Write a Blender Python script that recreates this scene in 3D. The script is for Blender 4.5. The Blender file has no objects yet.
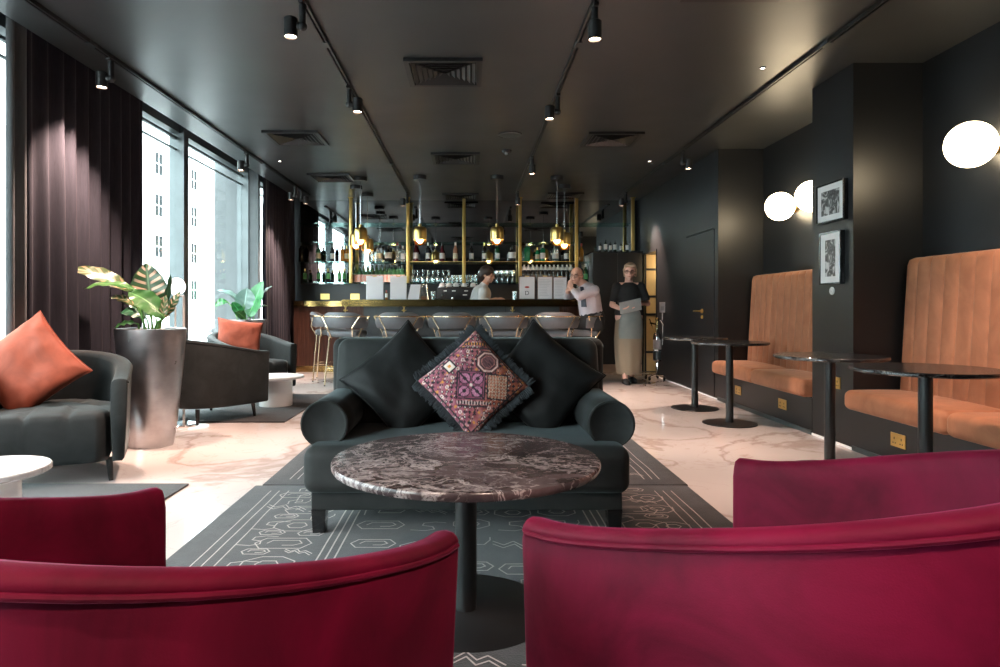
import bpy, bmesh, math, random
from mathutils import Vector, Matrix, noise
PI = math.pi
random.seed(7)
SC = bpy.context.scene
COL = SC.collection
# ------------------------------------------------------------------ camera maths
F, VX, VY, H = 667.0, 470.0, 307.0, 1.05
def PX(px, Y): return (px - VX) / F * Y
def PZ(py, Y): return H - (py - VY) / F * Y
RW, RO, XG, CZ, BACK = 2.81, 3.32, -3.2, 2.84, 11.2

cam_d = bpy.data.cameras.new('camera')
cam = bpy.data.objects.new('camera', cam_d); COL.objects.link(cam)
cam.location = (0, 0, H); cam.rotation_euler = (PI / 2, 0, 0)
cam_d.sensor_width = 36.0; cam_d.sensor_fit = 'HORIZONTAL'; cam_d.lens = 36.0 * F / 1000.0
cam_d.shift_x = (500 - VX) / 1000.0; cam_d.shift_y = (VY - 333.5) / 1000.0
cam_d.clip_start = 0.05; cam_d.clip_end = 300
SC.camera = cam

# ------------------------------------------------------------------ mesh builder
class MB:
    def __init__(s): s.v = []; s.f = []; s.m = []; s.M = Matrix.Identity(4); s.sm = []
    def add(s, vs, fs, mi=0, smooth=True):
        b = len(s.v)
        for p in vs: s.v.append(tuple(s.M @ Vector(p)))
        for f in fs: s.f.append(tuple(b + i for i in f)); s.m.append(mi); s.sm.append(smooth)
        return s
    def box(s, x0, x1, y0, y1, z0, z1, mi=0):
        vs = [(x, y, z) for x in (x0, x1) for y in (y0, y1) for z in (z0, z1)]
        return s.add(vs, [(0, 1, 3, 2), (4, 6, 7, 5), (0, 4, 5, 1), (2, 3, 7, 6), (0, 2, 6, 4), (1, 5, 7, 3)], mi, False)
    def rbox(s, x0, x1, y0, y1, z0, z1, r=.01, crown=0, k=3, mid=1, mi=0, puff=(0, 0)):
        h = [(x1 - x0) / 2, (y1 - y0) / 2, (z1 - z0) / 2]; c = Vector(((x0 + x1) / 2, (y0 + y1) / 2, (z0 + z1) / 2))
        r = min(r, min(h) * .98)
        ax = []
        for a in h:
            i = a - r; n = mid if i > .02 else 1
            l = [-i - r * math.tan(j / k * PI / 4) for j in range(k, 0, -1)] + [-i + 2 * i * j / n for j in range(n + 1)] + [i + r * math.tan(j / k * PI / 4) for j in range(1, k + 1)]
            ax.append(l)
        def proj(p):
            q = Vector([max(-(h[j] - r), min(h[j] - r, p[j])) for j in range(3)]); d = p - q
            if d.length > 1e-9: p = q + d.normalized() * r
            if crown and p.z > 0: p.z += crown * max(0, 1 - (p.x / h[0]) ** 2) ** .6 * max(0, 1 - (p.y / h[1]) ** 2) ** .6 * (p.z / h[2])
            if puff[0]: p.x += math.copysign(puff[0], p.x) * (abs(p.x) / h[0]) * max(0, 1 - (p.y / h[1]) ** 2) * max(0, 1 - (p.z / h[2]) ** 2)
            if puff[1]: p.y += math.copysign(puff[1], p.y) * (abs(p.y) / h[1]) * max(0, 1 - (p.x / h[0]) ** 2) * max(0, 1 - (p.z / h[2]) ** 2)
            return tuple(p + c)
        for a in range(3):
            b1, b2 = (a + 1) % 3, (a + 2) % 3
            for sg in (-1, 1):
                vs = []; n1, n2 = len(ax[b1]), len(ax[b2])
                for i in range(n1):
                    for j in range(n2):
                        p = [0, 0, 0]; p[a] = sg * h[a]; p[b1] = ax[b1][i]; p[b2] = ax[b2][j]
                        vs.append(proj(Vector(p)))
                fs = []
                for i in range(n1 - 1):
                    for j in range(n2 - 1):
                        q = (i * n2 + j, (i + 1) * n2 + j, (i + 1) * n2 + j + 1, i * n2 + j + 1)
                        fs.append(q if sg > 0 else q[::-1])
                s.add(vs, fs, mi)
        return s
    def loft(s, rings, caps=True, closed=False, ring_closed=True, mi=0):
        n = len(rings[0]); vs = [p for r in rings for p in r]; fs = []
        m = len(rings)
        for i in range(m if closed else m - 1):
            a, b = i * n, ((i + 1) % m) * n
            for j in range(n if ring_closed else n - 1):
                k = (j + 1) % n
                fs.append((a + j, a + k, b + k, b + j))
        if caps and not closed:
            fs.append(tuple(range(n))[::-1]); fs.append(tuple(range((m - 1) * n, m * n)))
        return s.add(vs, fs, mi)
    def tube(s, pts, r, n=8, closed=False, caps=True, mi=0):
        pts = [Vector(p) for p in pts]; m = len(pts); rings = []
        t0 = None; u = None
        for i in range(m):
            if closed: t = pts[(i + 1) % m] - pts[i - 1]
            else: t = pts[min(i + 1, m - 1)] - pts[max(i - 1, 0)]
            if t.length < 1e-9: t = Vector((0, 0, 1))
            t.normalize()
            if u is None:
                u = t.cross(Vector((0, 0, 1)))
                if u.length < .05: u = t.cross(Vector((0, 1, 0)))
                u.normalize()
            else:
                u = (u - t * u.dot(t))
                if u.length < 1e-6: u = t.cross(Vector((1, 0, 0)))
                u.normalize()
            w = t.cross(u); rr = r[i] if isinstance(r, (list, tuple)) else r
            rings.append([tuple(pts[i] + (u * math.cos(2 * PI * k / n) + w * math.sin(2 * PI * k / n)) * rr) for k in range(n)])
        return s.loft(rings, caps, closed, True, mi)
    def lathe(s, prof, n=24, c=(0, 0, 0), mi=0, caps=True, sx=1, sy=1):
        rings = [[(c[0] + r * sx * math.cos(2 * PI * k / n), c[1] + r * sy * math.sin(2 * PI * k / n), c[2] + z) for k in range(n)] for r, z in prof]
        return s.loft(rings, caps, False, True, mi)
    def cyl(s, p, q, r, n=16, r2=None, mi=0): return s.tube([p, q], [r, r if r2 is None else r2], n, mi=mi)
    def ell(s, c, rx, ry, rz, n=16, m=10, mi=0):
        prof = [(max(1e-4, math.sin(PI * i / m)), -math.cos(PI * i / m)) for i in range(m + 1)]
        rings = [[(c[0] + r * rx * math.cos(2 * PI * k / n), c[1] + r * ry * math.sin(2 * PI * k / n), c[2] + z * rz) for k in range(n)] for r, z in prof]
        return s.loft(rings, True, False, True, mi)
    def caps_(s, p, q, r0, r1, n=14):
        p, q = Vector(p), Vector(q); d = q - p; L = max(d.length, 1e-6); t = d / L
        u = t.cross(Vector((0, 0, 1)))
        if u.length < .05: u = t.cross(Vector((0, 1, 0)))
        u.normalize(); w = t.cross(u); rings = []
        for i in range(6):
            a = PI / 2 * (1 - i / 5); rings.append((p - t * r0 * math.sin(a), max(1e-4, r0 * math.cos(a))))
        for i in range(6):
            a = PI / 2 * i / 5; rings.append((q + t * r1 * math.sin(a), max(1e-4, r1 * math.cos(a))))
        return s.loft([[tuple(c + (u * math.cos(2 * PI * k / n) + w * math.sin(2 * PI * k / n)) * r) for k in range(n)] for c, r in rings])
    def prism(s, poly, z0, z1, mi=0):
        n = len(poly); vs = [(x, y, z0) for x, y in poly] + [(x, y, z1) for x, y in poly]
        fs = [tuple(range(n))[::-1], tuple(range(n, 2 * n))] + [(i, (i + 1) % n, n + (i + 1) % n, n + i) for i in range(n)]
        return s.add(vs, fs, mi, False)
    def build(s, name, mat, parent=None, angle=40, merge=True, loc=None, rz=0, recalc=True):
        me = bpy.data.meshes.new(name); me.from_pydata(s.v, [], s.f)
        mats = mat if isinstance(mat, (list, tuple)) else [mat]
        for x in mats: me.materials.append(x)
        me.polygons.foreach_set('material_index', s.m)
        me.polygons.foreach_set('use_smooth', s.sm)
        if merge or recalc:
            bm = bmesh.new(); bm.from_mesh(me)
            if merge: bmesh.ops.remove_doubles(bm, verts=bm.verts, dist=1e-5)
            if recalc: bmesh.ops.recalc_face_normals(bm, faces=bm.faces)
            bm.to_mesh(me); bm.free()
        if any(s.sm): me.set_sharp_from_angle(angle=math.radians(angle))
        me.update()
        o = bpy.data.objects.new(name, me); COL.objects.link(o)
        if parent: o.parent = parent
        if loc is not None: o.location = loc
        if rz: o.rotation_euler.z = rz
        return o
def T(x=0, y=0, z=0, rz=0, rx=0, ry=0, s=1):
    return Matrix.Translation((x, y, z)) @ Matrix.Rotation(rz, 4, 'Z') @ Matrix.Rotation(ry, 4, 'Y') @ Matrix.Rotation(rx, 4, 'X') @ Matrix.Scale(s, 4)

def tag(o, label, cat, group=None, kind=None):
    if label: o['label'] = label
    if cat: o['category'] = cat
    if group: o['group'] = group
    if kind: o['kind'] = kind
    return o
def thing(name, label, cat, loc=(0, 0, 0), rz=0, group=None):
    o = bpy.data.objects.new(name, None); COL.objects.link(o); o.empty_display_size = .05
    o.location = loc; o.rotation_euler = (0, 0, rz)
    return tag(o, label, cat, group)
def struct(o): o['kind'] = 'structure'; return o
def dup(root, loc=None, rz=None, label=None, group=None):
    r = root.copy(); COL.objects.link(r)
    if loc is not None: r.location = loc
    if rz is not None: r.rotation_euler = (0, 0, rz)
    if label: r['label'] = label
    if group: r['group'] = group
    for ch in list(root.children):
        c = ch.copy(); COL.objects.link(c); c.parent = r
        for g in list(ch.children):
            d = g.copy(); COL.objects.link(d); d.parent = c
    return r

# ------------------------------------------------------------------ materials
def new_mat(name):
    m = bpy.data.materials.new(name); m.use_nodes = True
    nt = m.node_tree; b = nt.nodes['Principled BSDF']
    return m, nt, b
def N(nt, t, **kw):
    n = nt.nodes.new(t)
    for k, v in kw.items():
        if k in n.inputs: n.inputs[k].default_value = v
        else: setattr(n, k, v)
    return n
def coords(nt, scale=(1, 1, 1), kind='Object', rot=(0, 0, 0)):
    tc = nt.nodes.new('ShaderNodeTexCoord'); mp = nt.nodes.new('ShaderNodeMapping')
    mp.inputs['Scale'].default_value = scale; mp.inputs['Rotation'].default_value = rot
    nt.links.new(tc.outputs[kind], mp.inputs['Vector']); return mp.outputs['Vector']
def ramp(nt, fac, stops, interp='LINEAR'):
    r = nt.nodes.new('ShaderNodeValToRGB'); cr = r.color_ramp; cr.interpolation = interp
    while len(cr.elements) < len(stops): cr.elements.new(.5)
    for e, (p, c) in zip(cr.elements, stops):
        e.position = p; e.color = (c, c, c, 1) if isinstance(c, (int, float)) else (*c, 1)
    nt.links.new(fac, r.inputs['Fac']); return r.outputs['Color']
def mixc(nt, fac, a, b, mode='MIX'):
    m = nt.nodes.new('ShaderNodeMix'); m.data_type = 'RGBA'; m.blend_type = mode
    for sock, v in ((m.inputs[0], fac), (m.inputs[6], a), (m.inputs[7], b)):
        if hasattr(v, 'links') or hasattr(v, 'is_linked'): nt.links.new(v, sock)
        elif isinstance(v, (int, float)): sock.default_value = v
        else: sock.default_value = (*v, 1)
    return m.outputs[2]
def bump(nt, b, h, strength=.2, dist=.005):
    n = nt.nodes.new('ShaderNodeBump'); n.inputs['Strength'].default_value = strength; n.inputs['Distance'].default_value = dist
    nt.links.new(h, n.inputs['Height']); nt.links.new(n.outputs['Normal'], b.inputs['Normal'])
def plain(name, col, rough=.5, metal=0, spec=.5, var=.12, scale=6, bmp=0, bscale=80, coat=0, stretch=(1, 1, 1)):
    m, nt, b = new_mat(name)
    v = coords(nt, stretch)
    n = N(nt, 'ShaderNodeTexNoise', Scale=scale, Detail=4.0); nt.links.new(v, n.inputs['Vector'])
    lo = tuple(c * (1 - var) for c in col); hi = tuple(min(1, c * (1 + var)) for c in col)
    nt.links.new(ramp(nt, n.outputs['Fac'], [(.3, lo), (.7, hi)]), b.inputs['Base Color'])
    b.inputs['Roughness'].default_value = rough; b.inputs['Metallic'].default_value = metal
    b.inputs['Specular IOR Level'].default_value = spec
    if coat: b.inputs['Coat Weight'].default_value = coat; b.inputs['Coat Roughness'].default_value = .08
    if bmp:
        n2 = N(nt, 'ShaderNodeTexNoise', Scale=bscale, Detail=3.0); nt.links.new(v, n2.inputs['Vector'])
        bump(nt, b, n2.outputs['Fac'], bmp)
    return m
def velvet(name, col, sheen, sheen_col, rough=.7, var=.3, scale=4, sr=.35, stretch=(1, 1, 1), wr=0):
    m, nt, b = new_mat(name); v = coords(nt, stretch)
    n = N(nt, 'ShaderNodeTexNoise', Scale=scale, Detail=5.0, Roughness=.6, Distortion=.8); nt.links.new(v, n.inputs['Vector'])
    lo = tuple(c * (1 - var) for c in col); hi = tuple(min(1, c * (1 + var)) for c in col)
    nt.links.new(ramp(nt, n.outputs['Fac'], [(.35, lo), (.65, hi)]), b.inputs['Base Color'])
    b.inputs['Roughness'].default_value = rough; b.inputs['Specular IOR Level'].default_value = .15
    b.inputs['Sheen Weight'].default_value = sheen; b.inputs['Sheen Roughness'].default_value = sr
    b.inputs['Sheen Tint'].default_value = (*sheen_col, 1)
    n2 = N(nt, 'ShaderNodeTexNoise', Scale=400.0, Detail=2.0); nt.links.new(v, n2.inputs['Vector'])
    if wr:
        n3 = N(nt, 'ShaderNodeTexNoise', Scale=9.0, Detail=2.0, Distortion=1.5); nt.links.new(v, n3.inputs['Vector'])
        bump(nt, b, n3.outputs['Fac'], wr, .02)
    else: bump(nt, b, n2.outputs['Fac'], .08, .002)
    return m
def emit(name, col, strength, base=(.8, .8, .8)):
    m, nt, b = new_mat(name); b.inputs['Base Color'].default_value = (*base, 1)
    b.inputs['Emission Color'].default_value = (*col, 1); b.inputs['Emission Strength'].default_value = strength
    return m
def thin_glass(name, tint=(.95, .98, .97), gloss=.12, rough=.0, gcol=(1, 1, 1), power=1.0):
    m = bpy.data.materials.new(name); m.use_nodes = True; nt = m.node_tree; nt.nodes.clear()
    out = nt.nodes.new('ShaderNodeOutputMaterial'); tr = N(nt, 'ShaderNodeBsdfTransparent', Color=(*tint, 1))
    gl = N(nt, 'ShaderNodeBsdfGlossy', Color=(*gcol, 1), Roughness=rough)
    lw = N(nt, 'ShaderNodeLayerWeight', Blend=.35)
    mm = nt.nodes.new('ShaderNodeMath'); mm.operation = 'MULTIPLY_ADD'; nt.links.new(lw.outputs['Facing'], mm.inputs[0])
    mm.inputs[1].default_value = gloss * 2 * power; mm.inputs[2].default_value = gloss * .5
    mx = nt.nodes.new('ShaderNodeMixShader'); nt.links.new(mm.outputs[0], mx.inputs[0])
    nt.links.new(tr.outputs[0], mx.inputs[1]); nt.links.new(gl.outputs[0], mx.inputs[2]); nt.links.new(mx.outputs[0], out.inputs[0])
    return m

M = {}
M['black_metal'] = plain('black powder-coated metal', (.013, .013, .014), .38, .0, .5, bmp=.05, bscale=300)
M['grey_metal'] = plain('grey window frame metal', (.065, .078, .081), .4, .3)
M['brass'] = plain('brushed brass', (.72, .50, .17), .28, 1.0, var=.08)
M['brass_dark'] = plain('aged polished brass', (.30, .20, .075), .14, 1.0, var=.35, scale=5, stretch=(1, 1, 6))
M['pale_brass'] = plain('pale champagne brass', (.80, .62, .42), .25, 1.0, var=.05)
M['chrome'] = plain('chrome', (.75, .75, .76), .12, 1.0, var=.03)
M['wall_black'] = plain('charcoal painted panel', (.0085, .0092, .0105), .38, 0, .5, var=.12, scale=2, bmp=.03, bscale=40)
M['white_paint'] = plain('white paint', (.75, .74, .73), .5, var=.04)
M['white_gloss'] = plain('white lacquer', (.8, .78, .77), .2, var=.03)
M['paper'] = plain('white card', (.62, .585, .60), .75, var=.03)
M['paper_grey'] = plain('faint grey print', (.45, .42, .44), .8)
M['ink'] = plain('black ink', (.02, .02, .025), .7)
M['red_ink'] = plain('red brown ink', (.35, .05, .04), .7)
M['leather_brown'] = plain('brown leather', (.10, .045, .03), .5, bmp=.2, bscale=150)
M['rubber'] = plain('black rubber', (.01, .01, .01), .7)
M['black_gloss'] = plain('black lacquer', (.012, .012, .013), .12)
M['red_velvet'] = velvet('crimson velvet', (.115, .002, .020),  .34, (1, .16, .40), .65, .32, 4, .3)
M['grey_velvet'] = velvet('charcoal velvet', (.017, .019, .0195), .18, (.75, .85, .85), .62, .22, 6, .35)
M['sofa_velvet'] = velvet('dark grey velvet', (.026, .0275, .0275), .18, (.7, .85, .9), .62, .2, 5, .35)
M['black_velvet'] = velvet('black satin velvet', (.013, .0135, .0138), .14, (.8, .85, .85), .5, .2, 6, .3)
M['rust_velvet'] = velvet('rust orange velvet', (.25, .058, .033), .25, (1, .6, .5), .6, .2, 5, .35)
M['tan_velvet'] = velvet('cognac velvet', (.33, .135, .072), .22, (1, .70, .52), .6, .16, 5, .35, (1, 1, .8))
M['curtain'] = velvet('slate curtain cloth', (.028, .0265, .036), .05, (.9, .85, .9), .75, .12, 20, .5, (4, 4, .4))
M['lining'] = velvet('grey curtain lining', (.11, .115, .12), .2, (.9, .9, .9), .8, .08, 15, .5, (4, 4, .4))
M['stool_leather'] = plain('dark grey stool upholstery', (.115, .112, .12), .5, bmp=.1, bscale=220)
M['soil'] = plain('dark potting soil', (.02, .014, .01), .9, bmp=.6, bscale=60)
M['skin'] = plain('skin', (.56, .30, .22), .5, var=.06)
M['skin_b'] = plain('pinkish skin', (.62, .36, .29), .5, var=.06)
M['hair_dark'] = plain('dark brown hair', (.022, .012, .01), .5, bmp=.5, bscale=90)
M['hair_blond'] = plain('ash blonde hair', (.38, .26, .18), .5, bmp=.4, bscale=90, stretch=(1, 1, .3))
M['hair_grey'] = plain('cropped grey hair', (.18, .12, .10), .6, bmp=.4, bscale=120)
M['shirt_white'] = plain('pale grey cotton', (.55, .56, .57), .8, bmp=.2, bscale=25)
M['shirt_pink'] = plain('pale pink grey cotton', (.50, .42, .45), .8, bmp=.2, bscale=25)
M['cloth_black'] = plain('black cloth', (.012, .012, .014), .8, bmp=.2, bscale=25)
M['cloth_khaki'] = plain('khaki cloth', (.21, .165, .115), .85, bmp=.2, bscale=25, stretch=(1, 1, .3))
M['cloth_grey'] = plain('grey green apron cloth', (.15, .17, .165), .85, bmp=.2, bscale=25)
M['tie'] = plain('dark navy silk', (.015, .016, .03), .5)
M['eye'] = plain('dark eye', (.02, .015, .012), .2)
M['lip'] = plain('lips', (.40, .13, .11), .5)
M['globe'] = emit('glowing opal glass globe', (1, .80, .52), 10.0)
M['bulb'] = emit('warm lamp filament', (1, .62, .28), 22.0)
M['lens'] = emit('lit warm spotlight lens', (1, .66, .45), 30.0)
M['led'] = emit('small lit downlight', (1, .9, .85), 8.0)
M['lamp_glass'] = emit('lit opal lamp globe', (1, .98, .95), 1.3)
M['pane'] = thin_glass('window glass', (.97, .99, .99), .06)
M['shelf_glass'] = thin_glass('greenish shelf glass', (.80, .93, .90), .14, .02, (.7, .95, .92))
M['clear_glass'] = thin_glass('clear drinking glass', (.86, .90, .90), .55, .08, (.95, 1, 1))
M['sphere_glass'] = thin_glass('clear pendant glass', (.98, .93, .82), .2, .03, (1, .9, .7))
def bottle_mat(name, col, a=.35):
    m, nt, b = new_mat(name); b.inputs['Base Color'].default_value = (*col, 1); b.inputs['Roughness'].default_value = .07
    b.inputs['Transmission Weight'].default_value = a; b.inputs['IOR'].default_value = 1.45
    return m
for k, c, a in (('green', (.02, .11, .035), .4), ('emerald', (.02, .30, .12), .4), ('amber', (.42, .15, .02), .4), ('dark', (.012, .012, .012), .1), ('wine', (.07, .008, .012), .1),
             ('rose', (.60, .26, .16), .4), ('clear', (.55, .62, .62), .7), ('champ', (.55, .20, .17), .2)):
    M['b_' + k] = bottle_mat(k + ' bottle glass', c, a)
M['foil_gold'] = plain('gold foil', (.75, .55, .2), .3, 1.0)
M['foil_black'] = plain('black capsule', (.015, .015, .015), .4)
M['foil_red'] = plain('red capsule', (.45, .03, .03), .4)
M['foil_white'] = plain('white capsule', (.75, .74, .72), .4)
M['label_white'] = plain('white bottle label', (.75, .74, .71), .7)
M['label_cream'] = plain('cream bottle label', (.66, .57, .38), .7)
M['label_pink'] = plain('pale pink bottle label', (.66, .38, .33), .6)
M['label_green'] = plain('green bottle label', (.10, .35, .12), .6)

# marble floor
m, nt, b = new_mat('polished blush marble'); M['marble_floor'] = m
v = coords(nt)
w1 = N(nt, 'ShaderNodeTexNoise', Scale=.9, Detail=6.0, Roughness=.6); nt.links.new(v, w1.inputs['Vector'])
wv = mixc(nt, .28, v, w1.outputs['Color'])
n1 = N(nt, 'ShaderNodeTexNoise', Scale=1.1, Detail=7.0, Roughness=.55, Distortion=.6); nt.links.new(wv, n1.inputs['Vector'])
n2 = N(nt, 'ShaderNodeTexNoise', Scale=.7, Detail=3.0); nt.links.new(v, n2.inputs['Vector'])
basec = ramp(nt, n2.outputs['Fac'], [(.3, (.54, .475, .455)), (.7, (.65, .595, .58))])
veins = ramp(nt, n1.outputs['Fac'], [(.475, 0), (.497, .75), (.503, .75), (.53, 0)])
n3 = N(nt, 'ShaderNodeTexNoise', Scale=2.7, Detail=6.0, Distortion=1.2); nt.links.new(wv, n3.inputs['Vector'])
v2 = ramp(nt, n3.outputs['Fac'], [(.49, 0), (.5, .3), (.51, 0)])
vv = mixc(nt, 1.0, veins, v2, 'LIGHTEN')
nt.links.new(mixc(nt, vv, basec, (.40, .31, .28)), b.inputs['Base Color'])
b.inputs['Roughness'].default_value = .09; b.inputs['Specular IOR Level'].default_value = .6
# plum table marble
def plum(name, lo, mid, vein, sc=3.2):
    m, nt, b = new_mat(name); v = coords(nt, (1, 1.25, 1), rot=(0, 0, .6))
    w1 = N(nt, 'ShaderNodeTexNoise', Scale=sc, Detail=5.0); nt.links.new(v, w1.inputs['Vector'])
    wv = mixc(nt, .35, v, w1.outputs['Color'])
    n0 = N(nt, 'ShaderNodeTexNoise', Scale=sc * 1.6, Detail=6.0, Roughness=.65); nt.links.new(wv, n0.inputs['Vector'])
    base = ramp(nt, n0.outputs['Fac'], [(.36, lo), (.62, mid)])
    cur = base
    for s_, wd, st in ((sc * 1.1, .012, .6), (sc * 2.6, .012, .35), (sc * .7, .007, .9)):
        n1 = N(nt, 'ShaderNodeTexNoise', Scale=s_, Detail=8.0, Roughness=.6, Distortion=1.0); nt.links.new(wv, n1.inputs['Vector'])
        k = ramp(nt, n1.outputs['Fac'], [(.5 - wd * 1.6, 0), (.5, st), (.5 + wd, 0)])
        cur = mixc(nt, k, cur, vein)
    nt.links.new(cur, b.inputs['Base Color']); b.inputs['Roughness'].default_value = .22
    return m
M['plum_marble'] = plum('plum grey veined marble', (.030, .021, .023), (.125, .090, .094), (.56, .48, .47))
M['black_marble'] = plum('black veined stone', (.006, .006, .007), (.012, .012, .013), (.035, .035, .035))
M['white_marble'] = plum('white veined marble', (.66, .65, .64), (.74, .73, .72), (.52, .50, .49), 2.0)
# ceiling
m, nt, b = new_mat('satin charcoal ceiling'); M['ceiling'] = m
v = coords(nt); n1 = N(nt, 'ShaderNodeTexNoise', Scale=1.6, Detail=6.0, Distortion=.6); nt.links.new(v, n1.inputs['Vector'])
nt.links.new(ramp(nt, n1.outputs['Fac'], [(.3, (.026, .028, .029)), (.7, (.032, .034, .035))]), b.inputs['Base Color'])
nt.links.new(ramp(nt, n1.outputs['Fac'], [(.3, .34), (.7, .40)]), b.inputs['Roughness']); b.inputs['Specular IOR Level'].default_value = .7
# smoked mirror
m, nt, b = new_mat('smoked mirror'); M['mirror'] = m
v = coords(nt); n1 = N(nt, 'ShaderNodeTexNoise', Scale=1.0); nt.links.new(v, n1.inputs['Vector'])
nt.links.new(ramp(nt, n1.outputs['Fac'], [(.3, (.46, .49, .49)), (.7, (.49, .52, .52))]), b.inputs['Base Color'])
b.inputs['Metallic'].default_value = 1; b.inputs['Roughness'].default_value = .03
# hammered silver planter
m, nt, b = new_mat('burnished silver leaf'); M['silver'] = m
v = coords(nt, (1, 1, 1.4)); n1 = N(nt, 'ShaderNodeTexVoronoi', Scale=16.0); nt.links.new(v, n1.inputs['Vector'])
n2 = N(nt, 'ShaderNodeTexNoise', Scale=9.0, Detail=5.0); nt.links.new(v, n2.inputs['Vector'])
nt.links.new(ramp(nt, n2.outputs['Fac'], [(.3, (.36, .34, .345)), (.7, (.46, .44, .445))]), b.inputs['Base Color'])
nt.links.new(ramp(nt, n2.outputs['Fac'], [(.3, .27), (.7, .36)]), b.inputs['Roughness'])
b.inputs['Metallic'].default_value = 1
# fluted wood
m, nt, b = new_mat('reddish walnut'); M['walnut'] = m
v = coords(nt, (9, 9, .8)); n1 = N(nt, 'ShaderNodeTexNoise', Scale=3.0, Detail=6.0); nt.links.new(v, n1.inputs['Vector'])
nt.links.new(ramp(nt, n1.outputs['Fac'], [(.3, (.045, .018, .012)), (.7, (.10, .042, .028))]), b.inputs['Base Color']); b.inputs['Roughness'].default_value = .35
# rug
def rugmat(name, lo, hi):
    m, nt, b = new_mat(name); v = coords(nt)
    n1 = N(nt, 'ShaderNodeTexNoise', Scale=6.0, Detail=8.0, Roughness=.7); nt.links.new(v, n1.inputs['Vector'])
    n2 = N(nt, 'ShaderNodeTexNoise', Scale=160.0, Detail=3.0); nt.links.new(v, n2.inputs['Vector'])
    nt.links.new(ramp(nt, n1.outputs['Fac'], [(.3, lo), (.7, hi)]), b.inputs['Base Color'])
    b.inputs['Roughness'].default_value = .95; b.inputs['Specular IOR Level'].default_value = .1
    b.inputs['Sheen Weight'].default_value = .2; bump(nt, b, n2.outputs['Fac'], .5, .004)
    return m
M['rug'] = rugmat('charcoal wool rug', (.032, .030, .032), (.070, .066, .070))
M['rug_line'] = rugmat('pale rug line yarn', (.40, .33, .31), (.55, .47, .44))
M['rug_plain'] = rugmat('plain dark grey rug', (.024, .023, .025), (.045, .043, .046))
M['fringe'] = rugmat('dark slate fringe yarn', (.022, .026, .030), (.07, .08, .09))
# exterior
M['stone'] = plain('pale stone facade', (.48, .50, .505), .8, scale=.3, var=.12)
M['stone_pier'] = plain('pale concrete pier', (.09, .097, .10), .85, scale=12, var=.06, bmp=.1)
M['ext_window'] = plain('dark sash window glass', (.010, .012, .013), .6, spec=.03)
M['street'] = plain('pale pavement', (.12, .122, .124), .9, var=.06)
M['car_white'] = plain('white car paint', (.45, .45, .45), .2, coat=.6, var=.01)
# ================================================================== SETTING
Y0 = -1.9
struct(MB().box(-3.45, 4.6, Y0, BACK + .5, -.12, 0).build('floor', M['marble_floor']))
c = MB(); c.box(-2.85, RO + .15, Y0, BACK + .15, CZ, CZ + .3); c.box(-3.45, -2.85, Y0, BACK + .15, 3.06, 3.14)
struct(c.build('ceiling', M['ceiling']))
struct(MB().box(-3.45, RO + .15, BACK, BACK + .15, 0, 3.1).build('wall_back', M['wall_black']))
struct(MB().box(-3.45, RO + .15, Y0 - .15, Y0, 0, 3.1).build('wall_front', M['wall_black']))
w = MB()
w.box(RO, RO + .15, Y0, 7.55, 0, CZ)                       # back of the banquette recesses
w.box(RW, RO, 4.89, 5.475, 0, CZ); w.box(RW, RO, 2.25, 2.8, 0, CZ)   # piers between them
DY0, DY1, DZ = 7.66, 8.66, 1.96                            # hidden door
w.box(RW, RO + .15, 7.55, DY0, 0, CZ); w.box(RW, RO + .15, DY0, DY1, DZ, CZ)
w.box(RW + .05, RO + .15, DY0, DY1, 0, DZ)
w.box(RW, RO + .15, DY1, 10.03, 0, CZ)
w.box(RW, RO + .15, 10.03, 10.9, 1.92, CZ); w.box(RW, RO + .15, 10.9, BACK, 0, CZ)
struct(w.build('wall_right', M['wall_black']))
d = struct(MB().box(RW - .004, RW + .04, DY0 + .012, DY1 - .012, .01, DZ - .012).build('door_1', M['wall_black']))
hb = MB(); hy = PX(1, 1) * 0 + 8.05
hb.cyl((RW - .004, hy, 1.0), (RW - .02, hy, 1.0), .028, 20); hb.tube([(RW - .02, hy, 1.0), (RW - .06, hy, 1.0), (RW - .068, hy + .03, 1.0), (RW - .068, hy + .13, 1.0)], .010, 10)
hb.cyl((RW - .004, hy, .93), (RW - .016, hy, .93), .022, 20); hb.box(RW - .024, RW - .014, hy - .006, hy + .006, .918, .942)
hb.build('door_handle', M['brass'], d)
# passage behind the doorway
w = MB(); w.box(4.5, 4.6, 8.9, BACK + .15, 0, 2.4); w.box(RO + .15, 4.6, 8.8, 8.9, 0, 2.4); w.box(RO + .15, 4.6, BACK, BACK + .15, 0, 2.4); w.box(RO + .15, 4.6, 8.8, BACK + .15, 2.3, 2.4)
struct(w.build('wall_passage', M['wall_black']))
tj = MB(); tj.box(RW - .012, RO + .16, 10.03, 10.05, 0, 1.92); tj.box(RW - .012, RO + .16, 10.88, 10.9, 0, 1.92); tj.box(RW - .012, RO + .16, 10.03, 10.9, 1.90, 1.925)
struct(tj.build('trim_1', M['black_metal']))
# skirtings
sk = MB(); sk.box(RW - .012, RW, 5.475, 7.55, 0, .035); sk.box(RW - .012, RW, 2.8, 4.89, 0, .035)
struct(sk.build('baseboard_right', M['grey_metal']))
sk = MB(); sk.box(RW - .006, RW, 4.89, 5.475, 0, .018); sk.box(RW - .006, RW, 7.55, 10.03, 0, .014)
struct(sk.build('trim_2', M['white_paint']))

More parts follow.
